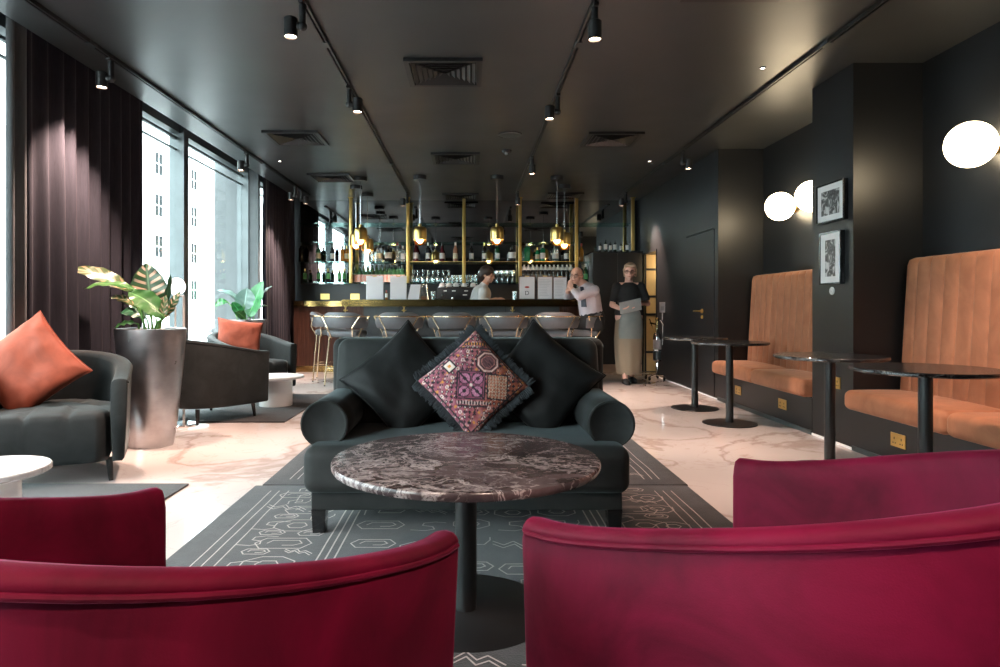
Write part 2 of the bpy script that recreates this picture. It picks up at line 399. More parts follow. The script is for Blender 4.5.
# ---- window wall: mullions, frames and panes
mull = [Y0, .5, 2.77, 5.04, 7.31, 9.42, BACK]
for i in range(6):
    a, b_ = mull[i], mull[i + 1]; f = MB(); hw = .06
    f.box(XG - .07, XG + .09, a, a + hw, 0, 3.06); f.box(XG - .07, XG + .09, b_ - hw, b_, 0, 3.06)
    f.box(XG - .07, XG + .05, a + hw, b_ - hw, 2.94, 3.06); f.box(XG - .07, XG + .09, a + hw, b_ - hw, 0, .08)
    f.box(XG - .02, XG + .015, a + hw, b_ - hw, 2.875, 2.90); f.box(XG - .015, XG + .015, a + hw, b_ - hw, 2.755, 2.77)
    fo = struct(f.build('window_%d' % (i + 1), M['grey_metal']))
    MB().box(XG - .006, XG + .002, a + hw, b_ - hw, .08, 2.94).build('window_pane', M['pane'], fo)
struct(MB().box(-3.62, XG - .08, 9.45, 10.3, -.55, 3.3).build('trim_3', M['stone_pier']))
struct(MB().box(XG + .09, -2.975, 9.38, 9.46, 0, 3.06).build('trim_4', M['stone_pier']))

# ---- curtains
def curtain(y0, y1, x, label, seed, lin):
    rnd = random.Random(seed); n = int((y1 - y0) / .012); zs = [.015, .5, 1.1, 1.7, 2.3, 2.8, 3.0]
    ph = 0; prof = []
    for i in range(n + 1):
        y = y0 + (y1 - y0) * i / n
        ph += .012 * 2 * PI / (.155 + .055 * noise.noise((y * 1.7, seed, 0)))
        prof.append((y, math.sin(ph), noise.noise((y * 3, seed + 5, 0))))
    mb = MB(); rows = []
    for th in (0, .006):
        for z in zs:
            k = z / 3.0; amp = .058 - .026 * k
            rows.append([(x + th + amp * s_ * (.8 + .5 * nn) + .02 * nn, y + (.02 * math.sin(z * 1.3 + y * 4)) * (1 - k), z) for y, s_, nn in prof])
    n7 = len(zs)
    rings = [rows[k] + rows[n7 + k][::-1] for k in range(n7)]
    mb.loft(rings, True)
    t = thing('curtain', label, 'curtain', (0, 0, 0))
    mb.build('curtain_drape', M['curtain'], t, angle=80)
    if lin:
        mb = MB(); mb.loft([[(x + .0 + .03 * math.sin(j * .9) + .0 * z, lin[0] + (lin[1] - lin[0]) * j / 12, z) for j in range(13)] + [(x - .006 + .03 * math.sin(j * .9), lin[0] + (lin[1] - lin[0]) * j / 12, z) for j in range(12, -1, -1)] for z in (.02, 1.5, 2.99)], True)
        mb.build('curtain_lining', M['lining'], t, angle=80)
    r = MB(); r.box(x - .02, x + .02, y0 - .05, y1 + .03, 3.0, 3.06); r.build('curtain_rail', M['black_metal'], t)
curtain(4.44, 6.02, -2.96, 'long slate grey curtain hanging beside the left armchair with the rust cushion', 3, (4.26, 4.46))
curtain(9.5, 11.12, -2.96, 'long slate grey curtain at far end of window wall, next to the bar', 11, (9.62, 9.72))

# ---- street outside
struct(MB().box(-40, -3.75, -40, 120, -.75, -.55).build('ground_outside', M['street']))
fac = thing('facade_building', 'pale stone town building with sash windows seen across the street', 'building', (-24, 50, -.55))
fb = MB(); fb.box(-8, 0, -70, 60, 0, 22)
for z in (2.1, 5.3, 8.5, 11.7): fb.box(0, .12, -70, 60, z - .75, z - .6)
fb.build('facade_wall', M['stone'], fac)
def sash():
    m_ = MB(); m_.box(.005, .03, -.62, .62, -.85, .85)
    return m_
first = None
for j, z in enumerate((2.75, 5.95, 9.1, 12.3)):
    for i in range(-3, 5):
        y = 1.3 + i * 6.5
        if first is None:
            first = sash().build('sash_window', M['ext_window'], fac)
            fr = MB(); fr.box(.0, .07, -.72, -.6, -.95, .95); fr.box(.0, .07, .6, .72, -.95, .95); fr.box(.0, .09, -.72, .72, -.98, -.83); fr.box(0, .07, -.72, .72, .83, .95); fr.box(.01, .06, -.6, .6, -.04, .04); fr.box(.01, .05, -.03, .03, -.85, .85)
            frame0 = fr.build('sash_frame', M['stone'], first)
            first.location = (.02, y, z + .3)
        else:
            c_ = first.copy(); COL.objects.link(c_); c_.parent = fac; c_.location = (.02, y, z + .3)
            g_ = frame0.copy(); COL.objects.link(g_); g_.parent = c_
# parked car
car = thing('car', 'white car parked outside behind the window', 'car', (-7.3, 17.2, -.55), .02)
cb = MB()
prof = [(-2.1, .35), (-2.12, .75), (-1.9, .92), (-1.25, 1.0), (-.75, 1.42), (-.2, 1.52), (.6, 1.50), (1.3, 1.12), (2.0, 1.0), (2.15, .75), (2.12, .35)]
rings = []
for x, k in ((-.86, .86), (-.84, .96), (-.70, 1.0), (.70, 1.0), (.84, .96), (.86, .86)):
    rings.append([(x * (1 - .16 * max(0, z - .95)), y * (.97 if abs(x) > .85 else 1), .35 + (z - .35) * k) for y, z in prof])
cb.loft(rings, True); cb.build('car_body', M['car_white'], car, angle=35)
for sx in (-1, 1):
    g = MB(); g.add([(sx * .80, -.95, 1.02), (sx * .80, 1.1, 1.02), (sx * .755, .55, 1.40), (sx * .755, -.62, 1.36)], [(0, 1, 2, 3)]); 
    g.add([(sx * .815, -.95, 1.02), (sx * .815, 1.1, 1.02), (sx * .775, .55, 1.40), (sx * .775, -.62, 1.36)], [(0, 1, 2, 3)]); g.build('side_window', M['ext_window'], car)
    for yy in (-1.3, 1.35):
        wl = MB(); wl.M = T(sx * .78, yy, .33, ry=PI / 2); wl.lathe([(.05, -.09), (.30, -.1), (.33, -.06), (.33, .06), (.30, .1), (.05, .09)], 24); wl.build('wheel', M['rubber'], car)
mr = MB()
mr.ell((.98, -.75, 1.02), .10, .06, .08); mr.cyl((.82, -.72, 1.0), (.95, -.75, 1.0), .02, 8); mr.build('wing_mirror', M['black_metal'], car)

# ================================================================== CEILING FIXTURES
for nm, x, lab, y1 in (('l', -2.555, 'leftmost black ceiling track, along the window curtains', 10.6), ('cl', -.97, 'black ceiling track left of the middle, running above the sofa', 10.5),
                   ('cr', .73, 'black ceiling track right of the middle, between sofa and tables', 10.5), ('r', 2.405, 'rightmost black ceiling track, above the small round tables', 10.8)):
    t = thing('ceiling_track', lab, 'light track', (x, 0, CZ), group='black spotlight tracks on the ceiling')
    r = MB(); r.box(-.018, .018, Y0 + .1, y1, -.004, 0); r.box(-.018, -.007, Y0 + .1, y1, -.026, -.004); r.box(.007, .018, Y0 + .1, y1, -.026, -.004)
    r.build('track_rail', M['black_metal'], t)
    for yy in (1.2, 4.45, 8.2):
        j = MB(); j.box(-.021, .021, yy, yy + .09, -.028, -.002); j.build('track_joint', M['grey_metal'], t)
def spot(x, y, side, label, tilt=(0, 0), energy=30, size=62, lens=True, drop=.14):
    """a cylinder head hung beside a short stem; side = the x offset sign of the head"""
    t = thing('track_spotlight', label, 'spotlight', (x, y, CZ - .026), group='black track spotlights')
    s = MB(); s.rbox(-.016, .016, -.05, .05, -.018, 0, .004); s.cyl((0, 0, -.015), (0, 0, -drop), .021, 16); s.build('stem', M['black_metal'], t)
    hx = side * .068
    s = MB(); s.ell((0, 0, -drop), .028, .028, .028); s.cyl((0, 0, -drop), (side * .03, 0, -drop), .024, 16); s.build('knuckle', M['black_metal'], t)
    h = MB(); h.lathe([(.002, .05), (.034, .05), (.040, .044), (.040, -.058), (.036, -.062), (.0345, -.062), (.033, -.048)], 28, caps=False)
    ho = h.build('lamp_head', M['black_metal'], t); ho.location = (hx, 0, -drop)
    l = MB(); l.lathe([(.001, -.052), (.0335, -.052), (.0335, -.047), (.001, -.047)], 24); lo = l.build('lamp_lens', M['lens'], ho)
    ld = bpy.data.lights.new('spot_beam', 'SPOT'); ld.energy = energy; ld.color = (1, .71, .57); ld.spot_size = math.radians(size); ld.spot_blend = .9; ld.shadow_soft_size = .03
    lob = bpy.data.objects.new('spot_beam', ld); COL.objects.link(lob); lob.parent = ho; lob.location = (0, 0, -.066); lob.rotation_euler = (tilt[1], tilt[0], 0)
    return t
XL, XCL, XCR, XR = -2.555, -.97, .73, 2.405
E = 160
spot(XL, 4.75, -1, 'black spotlight in front of the long curtain beside the windows', (.22, .10), E * 1.6, 84)
spot(XL, 7.64, -1, 'black spotlight on the window track, above the tall concrete window pier', (-.1, 0), E)
spot(XL, 10.1, 1, 'black spotlight at far end of the window track, nearest the bar', (.20, 0), E * 1.2)
spot(XL, 9.75, -1, 'second spotlight from the bar end of the window track', (.20, 0), E * 1.2)
spot(XCL, 3.86, -1, 'nearest black spotlight on the track left of the middle', (.40, .25), E * 1.4, 60)
spot(XCL, 5.35, 1, 'black spotlight beside the big square vent, on the track left of the middle', (.38, .1), E * 1.4, 60)
spot(XCL, 10.3, -1, 'black spotlight at the bar end of the track left of the middle', (0, .25), E)
spot(XCR, 3.90, 0, 'nearest black spotlight on the track right of the middle', (-.36, .1), E * 1.3, 60)
spot(XCR, 5.55, -1, 'second nearest black spotlight on the track right of the middle', (-.40, .1), E * 1.4, 62)
spot(XCR, 7.85, 0, 'third nearest spotlight on the track right of the middle, beside the round ceiling disc', (-.30, .1), E * 1.3, 62)
spot(XCR, 10.2, 0, 'black spotlight at the bar end of the track right of the middle', (0, .25), E)
spot(XR, 7.55, 1, 'black spotlight above the charcoal pier beyond the banquettes', (.15, 0), E, 66)
spot(XR, 10.3, -1, 'black spotlight near the bottles on the black cupboard', (-.55, -.25), E * 2.2, 55)

def vent(x, y, label, s=.57):
    t = thing('ceiling_vent', label, 'air vent', (x, y, CZ), group='square black ceiling vents')
    h = s / 2; f = MB()
    for a, b_ in ((h, h - .04),):
        f.box(-a, a, -a, -b_, -.024, 0); f.box(-a, a, b_, a, -.024, 0); f.box(-a, -b_, -b_, b_, -.024, 0); f.box(b_, a, -b_, b_, -.024, 0)
    f.build('vent_frame', M['black_metal'], t)
    p = MB(); p.box(-h + .045, h - .045, -h + .045, h - .045, -.002, 0); p.build('vent_backing', M['rubber'], t)
    l = MB(); k = 6
    for i in range(k):
        o_ = (h - .05) * (1 - i / k); n_ = o_ - .024
        if n_ < .004: n_ = .004
        q = []
        for th in (0, .0025):
            q.append([(-o_, -o_, -.022 - th), (o_, -o_, -.022 - th), (o_, o_, -.022 - th), (-o_, o_, -.022 - th)])
            q.append([(-n_, -n_, -.006 - th), (n_, -n_, -.006 - th), (n_, n_, -.006 - th), (-n_, n_, -.006 - th)])
        for a_, b_ in ((0, 1), (2, 3), (0, 2), (1, 3)):
            vs = q[a_] + q[b_]; l.add(vs, [(j, (j + 1) % 4, 4 + (j + 1) % 4, 4 + j) for j in range(4)], 0, False)
    l.build('vent_louvre', M['black_metal'], t)
vent(-.195, 5.07, 'largest looking black square vent, nearest in the middle of the ceiling')
vent(-.17, 8.0, 'black square vent in the middle of the ceiling, second from the camera')
vent(-.15, 10.75, 'black square vent in the middle of the ceiling, right before the bar mirror')
vent(1.5, 7.09, 'black square vent right of the middle tracks, beside a spotlight')
vent(1.5, 10.7, 'black square vent right of the middle, before the bar mirror')
vent(1.5, 3.58, 'black square vent at the very top edge of the photo')
vent(-1.83, 7.04, 'black square vent nearest the windows on the left')
vent(-1.9, 9.2, 'black square vent on the left just before the bar pendants')
t = thing('ceiling_speaker', 'round grey disc flush on the ceiling near the third spotlight', 'speaker', (.415, 6.92, CZ))
MB().lathe([(.001, -.012), (.10, -.012), (.12, -.008), (.125, 0)], 32).build('speaker_grille', M['grey_metal'], t)
MB().lathe([(.128, 0), (.128, -.006), (.122, -.010), (.121, -.003)], 32, caps=False).build('speaker_rim', M['black_metal'], t)
t = thing('smoke_detector', 'small dark smoke detector on the ceiling below the round grey disc', 'smoke detector', (.42, 7.62, CZ))
MB().lathe([(.055, 0), (.055, -.015), (.04, -.03), (.001, -.03)], 24).build('detector_base', M['black_metal'], t)
MB().lathe([(.03, -.03), (.028, -.05), (.02, -.058), (.001, -.06)], 24).build('detector_head', M['grey_metal'], t)
for x, y, lb in ((2.19, 4.99, 'tiny lit downlight in the ceiling right of the middle, nearer the camera'), (2.2, 8.18, 'tiny lit downlight in the ceiling above the hidden door'), (-2.33, 8.17, 'tiny lit downlight in the ceiling by the window track')):
    t = thing('downlight', lb, 'downlight', (x, y, CZ))
    MB().lathe([(.001, -.004), (.016, -.004), (.016, 0)], 16).build('downlight_lens', M['led'], t); MB().lathe([(.017, 0), (.024, 0), (.022, -.006), (.017, -.006)], 20, caps=False).build('downlight_ring', M['black_metal'], t)
# ================================================================== FOREGROUND FURNITURE
def u_path(W, D, t, e=2.15, b=.42, n=22, ns=7):
    """centre line of a tub wall, open towards +Y: list of (point, outward normal)"""
    ax = W / 2 - t / 2; y1 = D / 2; yb = -D / 2 + t / 2 + b; P = []
    for i in range(ns): P.append((-ax, y1 + (yb - y1) * i / ns))
    for i in range(n + 1):
        a = PI + PI * i / n
        P.append((ax * math.copysign(abs(math.cos(a)) ** (2 / e), math.cos(a)), yb - b * abs(math.sin(a)) ** (2 / e)))
    for i in range(1, ns + 1): P.append((ax, yb + (y1 - yb) * i / ns))
    out = []
    for i, p in enumerate(P):
        q = Vector(P[min(i + 1, len(P) - 1)]) - Vector(P[max(i - 1, 0)]); q.normalize()
        out.append((Vector(p), Vector((q.y, -q.x)) * 1))
    for i, (p, nn) in enumerate(out):
        if nn.dot(p - Vector((0, .1))) < 0: out[i] = (p, -nn)
    return out
def ss(x): x = max(0, min(1, x)); return x * x * (3 - 2 * x)
def tub_chair(t, W, D, th, ha, hb, zs, z0, velv, leg_m, tuft=False, legh=None, taper=.03, flare=0, end_round=True):
    path = u_path(W, D, th); n = len(path)
    L = [0]
    for i in range(1, n): L.append(L[-1] + (path[i][0] - path[i - 1][0]).length)
    tot = L[-1]
    def hh(i):
        k = min(L[i], tot - L[i]) / (tot / 2); return ha + (hb - ha) * ss(max(0, k - .02) / .95) ** .75
    def prof(h):
        o = th / 2
        return [(o - taper - .012, z0), (o - taper, z0 + .015), (o - taper * .45, z0 + (h - z0) * .5), (o - .002, h - .030), (o - .006, h - .022), (o - .001, h - .015), (o - .006, h - .006), (o * .55, h), (0, h + .003), (-o * .6, h - .002),
                (-o + .006, h - .014), (-o, h - .04), (-o, zs - .03), (-o + .01, z0)]
    rings = []; pip = []
    def ring(p, nn, h, sc, dy):
        c = Vector((p.x, p.y + dy))
        return [(c.x + nn.x * o * sc, c.y + nn.y * o * sc, z0 + (z - z0) * (1 - (1 - sc) * .06)) for o, z in prof(h)]
    rings.append(ring(path[0][0], path[0][1], hh(0), .86, .012)); rings.append(ring(path[0][0], path[0][1], hh(0), .97, .008))
    for i, (p, nn) in enumerate(path):
        rings.append(ring(p, nn, hh(i), 1, 0))
        o = th / 2 - .001; pip.append((p.x + nn.x * o, p.y + nn.y * o, hh(i) - .021))
    rings.append(ring(path[-1][0], path[-1][1], hh(0), .97, .008)); rings.append(ring(path[-1][0], path[-1][1], hh(0), .86, .012))
    MB().loft(rings).build('tub_shell', velv, t, angle=70)
    MB().tube(pip, .0048, 8).build('piping', velv, t)
    # seat: inner outline
    inner = [p - nn * (th / 2 + .004) for p, nn in path]
    fr = .03; inner[0] = Vector((inner[0].x, D / 2 + fr - .06)); inner[-1] = Vector((inner[-1].x, D / 2 + fr - .06))
    poly = [Vector((inner[0].x + .06, D / 2 + fr))] + inner + [Vector((inner[-1].x - .06, D / 2 + fr))]
    m = 28
    for j in range(1, m): poly.append(Vector((inner[-1].x - .06 + (inner[0].x - inner[-1].x + .12) * j / m, D / 2 + fr)))
    cen = Vector((0, 0))
    rr = []
    for k, z in ((.96, z0), (1, z0 + .03), (1.0, zs - .045), (.985, zs - .012), (.95, zs), (.86, zs + .008), (.72, zs + .014), (.55, zs + .018), (.38, zs + .02), (.2, zs + .021), (.05, zs + .021)):
        row = []
        for p in poly:
            q = cen + (p - cen) * k; zz = z
            if tuft and z > z0 + .02:
                dq = min((q - Vector((bx, by))).length for bx in (-W * .26, 0, W * .26) for by in (-D * .18, D * .14))
                lines = min(abs(q.x - bx) for bx in (-W * .13, W * .13))
                zz -= .022 * math.exp(-(dq / .05) ** 2) + .020 * math.exp(-(lines / .016) ** 2) * (1 if z > zs - .05 else .3)
            row.append((q.x, q.y, zz))
        rr.append(row)
    MB().loft(rr).build('seat_cushion', velv, t, angle=60)
    lx, ly = W / 2 - .11, D / 2 - .10
    for sx in (-1, 1):
        for sy in (-1, 1):
            MB().cyl((sx * lx, sy * ly, z0 + .005), (sx * (lx + .012), sy * (ly + .012), 0), .021, 14, .013).build('leg', leg_m, t)
def face(dx, dy): return math.atan2(dy, dx) - PI / 2
RC = thing('tub_armchair', 'crimson velvet tub armchair seen from behind at the lower right', 'armchair', (.665, 1.19, 0), face(-.64, .77), group='crimson tub armchairs')
tub_chair(RC, .82, .78, .060, .655, .824, .42, .13, M['red_velvet'], M['black_metal'])
c = dup(RC, (-.535, 1.03, 0), face(.40, .92), 'crimson velvet tub armchair seen from behind at the lower left'); c.scale = (.965, .965, .97)

# ---- marble coffee table
TX, TY = -.014, 2.296
t = thing('marble_coffee_table', 'large round plum marble table on one black pole in front of the dark sofa', 'table', (TX, TY, 0))
MB().lathe([(.001, .505), (.44, .505), (.452, .510), (.456, .518), (.456, .529), (.452, .5345), (.445, .536), (.001, .536)], 96).build('table_top', M['plum_marble'], t)
MB().lathe([(.037, .012), (.037, .505)], 32).build('pole', M['black_metal'], t)
MB().lathe([(.001, .002), (.29, .002), (.298, .006), (.298, .010), (.292, .014), (.001, .016)], 72).build('base_plate', M['black_metal'], t)
MB().lathe([(.001, .496), (.14, .496), (.14, .505), (.001, .505)], 32).build('mounting_plate', M['black_metal'], t)

# ---- sofa
sx0, sx1, sy0, sy1 = -.745, .715, 3.03, 3.93
S = thing('sofa', 'low charcoal velvet two-seat sofa with rolled arms behind the marble table', 'sofa', ((sx0 + sx1) / 2, 3.45, 0))
S_loc = Vector(S.location)
def SM(): mb = MB(); mb.M = Matrix.Translation(-S_loc); return mb
SM().rbox(sx0 + .015, sx1 - .015, sy0 + .03, sy1, .115, .215, .012).build('sofa_frame', M['sofa_velvet'], S)
q = SM(); q.rbox(sx0 - .015, sx1 + .015, sy0 - .03, 3.78, .20, .415, .055, crown=.02, k=4, mid=14, puff=(0, .015)); q.build('seat_cushion', M['sofa_velvet'], S, angle=60)
bq = SM(); bq.rbox(sx0 - .03, sx1 + .04, 3.74, sy1 + .02, .20, .875, .05, k=4, mid=6); bq.build('back_frame', M['sofa_velvet'], S, angle=60)
for a, b_ in ((sx0 + .02, -.015), (-.012, sx1 - .015)):
    q = SM(); q.M = q.M @ T((a + b_) / 2, 3.70, .64, rx=-.14); w_ = b_ - a
    q.rbox(-w_ / 2, w_ / 2, -.09, .09, -.25, .235, .06, k=4, mid=10, puff=(.01, .03)); q.build('back_cushion', M['sofa_velvet'], S, angle=60)
for sg in (-1, 1):
    rx_ = (sx0 + .062) if sg < 0 else (sx1 - .052)
    rings = []; rc, rz_ = .112, .50
    def aprof(dr):
        pts = []
        for i in range(23):       # round roll, then flat inner panel down
            a = math.radians(-65 + 292 * i / 22); r_ = rc - dr
            pts.append((rx_ + sg * -1 * -math.cos(a) * r_ , rz_ + math.sin(a) * r_))
        pts.append((rx_ - sg * (.075 - dr), .40)); pts.append((rx_ - sg * (.075 - dr), .36)); pts.append((rx_ + sg * (.035 - dr), .36)); pts.append((rx_ + sg * (.04 - dr), .40))
        return pts
    for y, dr in ((3.135, .022), (3.122, .008), (3.135, 0), (3.3, 0), (3.5, 0), (3.7, 0), (3.85, 0)):
        rings.append([(x, y, z) for x, z in aprof(dr)])
    SM().loft(rings).build('arm', M['sofa_velvet'], S, angle=50)
    ed = [(x, 3.128, z) for x, z in aprof(.004)[:23]]
    SM().tube(ed, .005, 6).build('arm_piping', M['sofa_velvet'], S)
for x in (sx0 + .05, sx1 - .05):
    for y in (sy0 + .06, sy1 - .06):
        SM().loft([[(x + a * r, y + b_ * r, z) for a, b_ in ((-1, -1), (1, -1), (1, 1), (-1, 1))] for r, z in ((.027, 0), (.033, .12))]).build('leg', M['black_gloss'], S, angle=20)

# ---- cushions
def pillow_mesh(w, h, t, n=26, pinch=.10, seed=0, dent=0, wr=.012):
    vs = []; idx = {}; mb = MB()
    def pt(u, v, sg):
        x = w / 2 * u * (1 - pinch * (1 - v * v) * abs(u) ** 3); y = h / 2 * v * (1 - pinch * (1 - u * u) * abs(v) ** 3)
        k = max(0, (1 - u ** 4)) ** .5 * max(0, (1 - v ** 4)) ** .5 * (1 - .35 * (abs(u * v)) ** 1.2)
        k = k ** .85
        e = 1 - max(abs(u), abs(v))
        z = sg * t / 2 * k
        nz = noise.noise((u * 2.1 + seed, v * 2.1, seed * 3.1)) * .6 + noise.noise((u * 5 + seed, v * 5, 9)) * .25
        z += sg * nz * wr * 2 * k
        cr = abs(u) * abs(v); ang = math.atan2(v, u)
        z += sg * wr * 1.2 * math.sin(ang * 14 + seed) * max(0, cr - .25) * k * 1.6
        if dent: z -= sg * dent * math.exp(-((u - .1) / .35) ** 2 - ((v - .8) / .5) ** 2)
        return (x, y, z)
    us = [-math.cos(PI * i / n) * .6 + (2 * i / n - 1) * .4 for i in range(n + 1)]
    for sg in (1, -1):
        b = [pt(us[i], us[j], sg) for i in range(n + 1) for j in range(n + 1)]
        fs = [(i * (n + 1) + j, (i + 1) * (n + 1) + j, (i + 1) * (n + 1) + j + 1, i * (n + 1) + j + 1) for i in range(n) for j in range(n)]
        mb.add(b, fs if sg > 0 else [f[::-1] for f in fs])
    edge = []
    for i in range(n): edge.append(pt(us[i], -1, 0))
    for i in range(n): edge.append(pt(1, us[i], 0))
    for i in range(n, 0, -1): edge.append(pt(us[i], 1, 0))
    for i in range(n, 0, -1): edge.append(pt(-1, us[i], 0))
    return mb, edge
def cushion(label, mat, w, h, t, Mx, seed, pip=True, name='cushion', pinch=.10, wr=.012):
    o = thing(name, label, 'cushion'); o.matrix_world = Mx
    mb, ed = pillow_mesh(w, h, t, 26, pinch, seed, wr=wr)
    mb.build('cushion_cover', mat, o, angle=80)
    if pip: MB().tube(ed, .0045, 6, closed=True).build('piping', mat, o)
    return o
def stand(x, y, z, yaw, lean, roll):
    """local XY plane of the pillow stands up facing -Y (yaw), leans back, rolled in its own plane"""
    return Matrix.Translation((x, y, z)) @ Matrix.Rotation(yaw, 4, 'Z') @ Matrix.Rotation(PI / 2 - lean, 4, 'X') @ Matrix.Rotation(roll, 4, 'Z')
cushion('plain black cushion standing on its corner, left of the patterned one', M['black_velvet'], .49, .49, .17, stand(-.343, 3.54, .650, .12, .32, math.radians(42)), 3)
cushion('plain black cushion tilted on its corner, right of the patterned one', M['black_velvet'], .49, .49, .17, stand(.372, 3.54, .655, -.10, .32, math.radians(51)), 8)
# patterned cushion
def kilim(a, b):
    """colour of the woven pattern at (a across, b up), both about -1.4..1.4"""
    base = Vector((.34, .085, .13)).lerp(Vector((.40, .10, .045)), max(0, min(1, (a + .25) * 1.1)))
    nz = noise.noise((a * 7, b * 7, 2)); n2 = noise.noise((a * 23, b * 23, 5))
    base = base.lerp(Vector((.50, .26, .28)), max(0, nz) * 1.0).lerp(Vector((.10, .015, .04)), max(0, -nz) * 1.2)
    K = Vector((.018, .010, .016)); Wt = Vector((.80, .66, .58)); Or = Vector((.66, .26, .06)); Pu = Vector((.20, .05, .14))
    def sqd(x, y): return max(abs(x), abs(y))
    # small all-over motifs
    gx, gy = (a * 8.5) % 1 - .5, (b * 8.5) % 1 - .5; ci = (math.floor(a * 8.5) * 7 + math.floor(b * 8.5) * 13) % 11
    c = base
    fx, fy = (a * 19) % 1 - .5, (b * 19) % 1 - .5; fi = (math.floor(a * 19) * 5 + math.floor(b * 19) * 11) % 9
    if fi in (0, 4) and abs(fx) + abs(fy) < .42: c = K
    elif fi == 2 and abs(fx) < .3 and abs(fy) < .3: c = Wt.lerp(base, .3)
    elif fi == 6 and abs(fx) + abs(fy) < .4: c = Or.lerp(base, .3)
    if ci in (0, 3, 7) and abs(gx) + abs(gy) < .36: c = K if abs(gx) + abs(gy) > .16 else Wt
    elif ci in (1, 5, 8, 10) and (abs(gx) < .12 and abs(gy) < .38 or abs(gy) < .12 and abs(gx) < .38): c = K
    elif ci == 9 and .2 < math.hypot(gx, gy) < .38: c = Wt
    elif ci == 4 and math.hypot(gx, gy) < .3: c = Or
    # central medallion
    x, y = a + .06, b + .10; s = sqd(x, y)
    if s < .36:
        c = Vector((.30, .07, .13))
        r = min(math.hypot(abs(x) - .16, abs(y) - .16), 9)
        if r < .155: c = K
        if r < .130: c = Vector((.52, .20, .30)) if (math.atan2(abs(y) - .16, abs(x) - .16) * 2.55) % 1 > .3 else Vector((.30, .07, .16))
        if r < .05: c = K
        if abs(abs(x) - abs(y)) < .018 and s > .03: c = K
        if s < .04: c = Wt
        if .325 < s < .36 or (.285 < s < .30): c = K
    # octagon upper right
    x, y = a - .34, b - .50; s = max(abs(x), abs(y), (abs(x) + abs(y)) * .72)
    if s < .30:
        c = Vector((.42, .15, .13))
        if s < .15: c = K if (x * 26 - y * 8) % 1 > .28 else Vector((.45, .15, .16))
        elif .175 < s < .20 or s > .265: c = K
        elif .225 < s < .245: c = Wt
    # framed panel right of medallion
    x, y = a - .60, b + .12; s = max(abs(x) / .26, abs(y) / .32)
    if s < 1:
        c = Vector((.38, .12, .07))
        if s > .88: c = K
        else:
            d = math.hypot((x * 12) % 1 - .5, (y * 12) % 1 - .5)
            if d < .2: c = K
            elif d < .38: c = Wt.lerp(Or, .4)
    # white diamond left
    x, y = a + .62, b - .34; s = abs(x) + abs(y)
    if s < .20: c = Or if s < .05 else (Wt if s < .15 else K)
    # top and bottom bands
    for yy in (.86, -.62):
        if abs(b - yy) < .02 and abs(a) < .36: c = K
    if -.58 < b < -.50 and abs(a) < .4: c = K if (a * 14) % 1 < .5 else Wt.lerp(base, .5)
    if .94 < b < 1.02 and abs(a) < .3: c = K if (a * 14) % 1 < .5 else Or
    if abs(abs(a) + abs(b) - 1.24) < .02: c = K
    return tuple(max(0, v * (1 + .25 * n2)) for v in c)
PCm = stand(.016, 3.39, .660, .02, .30, math.radians(42))
pc = thing('patterned_cushion', 'pink and black woven pattern cushion with dark fringe, in the middle of the sofa', 'cushion'); pc.matrix_world = PCm
m, nt, b = new_mat('kilim weave'); at = N(nt, 'ShaderNodeAttribute', attribute_name='weave'); nt.links.new(at.outputs['Color'], b.inputs['Base Color'])
b.inputs['Roughness'].default_value = .85; b.inputs['Sheen Weight'].default_value = .15
nn_ = N(nt, 'ShaderNodeTexNoise', Scale=220.0); nt.links.new(coords(nt), nn_.inputs['Vector']); bump(nt, b, nn_.outputs['Fac'], .3, .003)
mb, ed = pillow_mesh(.402, .402, .15, 130, .06, 5, wr=.008)
po = mb.build('woven_cover', m, pc, angle=80)
ca = po.data.color_attributes.new('weave', 'FLOAT_COLOR', 'POINT')
for i, vtx in enumerate(po.data.vertices):
    u, v_ = vtx.co.x / .201, vtx.co.y / .201
    a_, b2 = (u - v_) / 1.4142, (u + v_) / 1.4142
    ca.data[i].color = (*kilim(a_, b2), 1)
fm = MB(); rnd = random.Random(4); ne = len(ed)
cen = Vector((0, 0, 0))
for i in range(ne):
    p = Vector(ed[i]); q = Vector(ed[(i + 1) % ne]); L_ = (q - p).length; k = max(1, int(L_ / .0035))
    for j in range(k):
        r0 = p.lerp(q, (j + rnd.random()) / k); nrm = Vector((q.y - p.y, -(q.x - p.x), 0)).normalized()
        for zz in (-.010, .004):
            l = .030 + rnd.random() * .012; tz = rnd.uniform(-.012, .014); sd = Vector((rnd.uniform(-.008, .008), rnd.uniform(-.008, .008), 0))
            a_ = r0 + Vector((0, 0, zz)); b2 = a_ + nrm * l + sd + Vector((0, 0, tz))
            mid_ = a_.lerp(b2, .55) + Vector((0, 0, .006))
            fm.tube([a_, mid_, b2], [.0032, .0036, .0022], 4, caps=False)
fo = fm.build('fringe', M['fringe'], pc, angle=80, merge=False, recalc=False); fo['kind'] = 'stuff'
MB().tube(ed, .008, 6, closed=True).build('fringe_band', M['fringe'], pc)

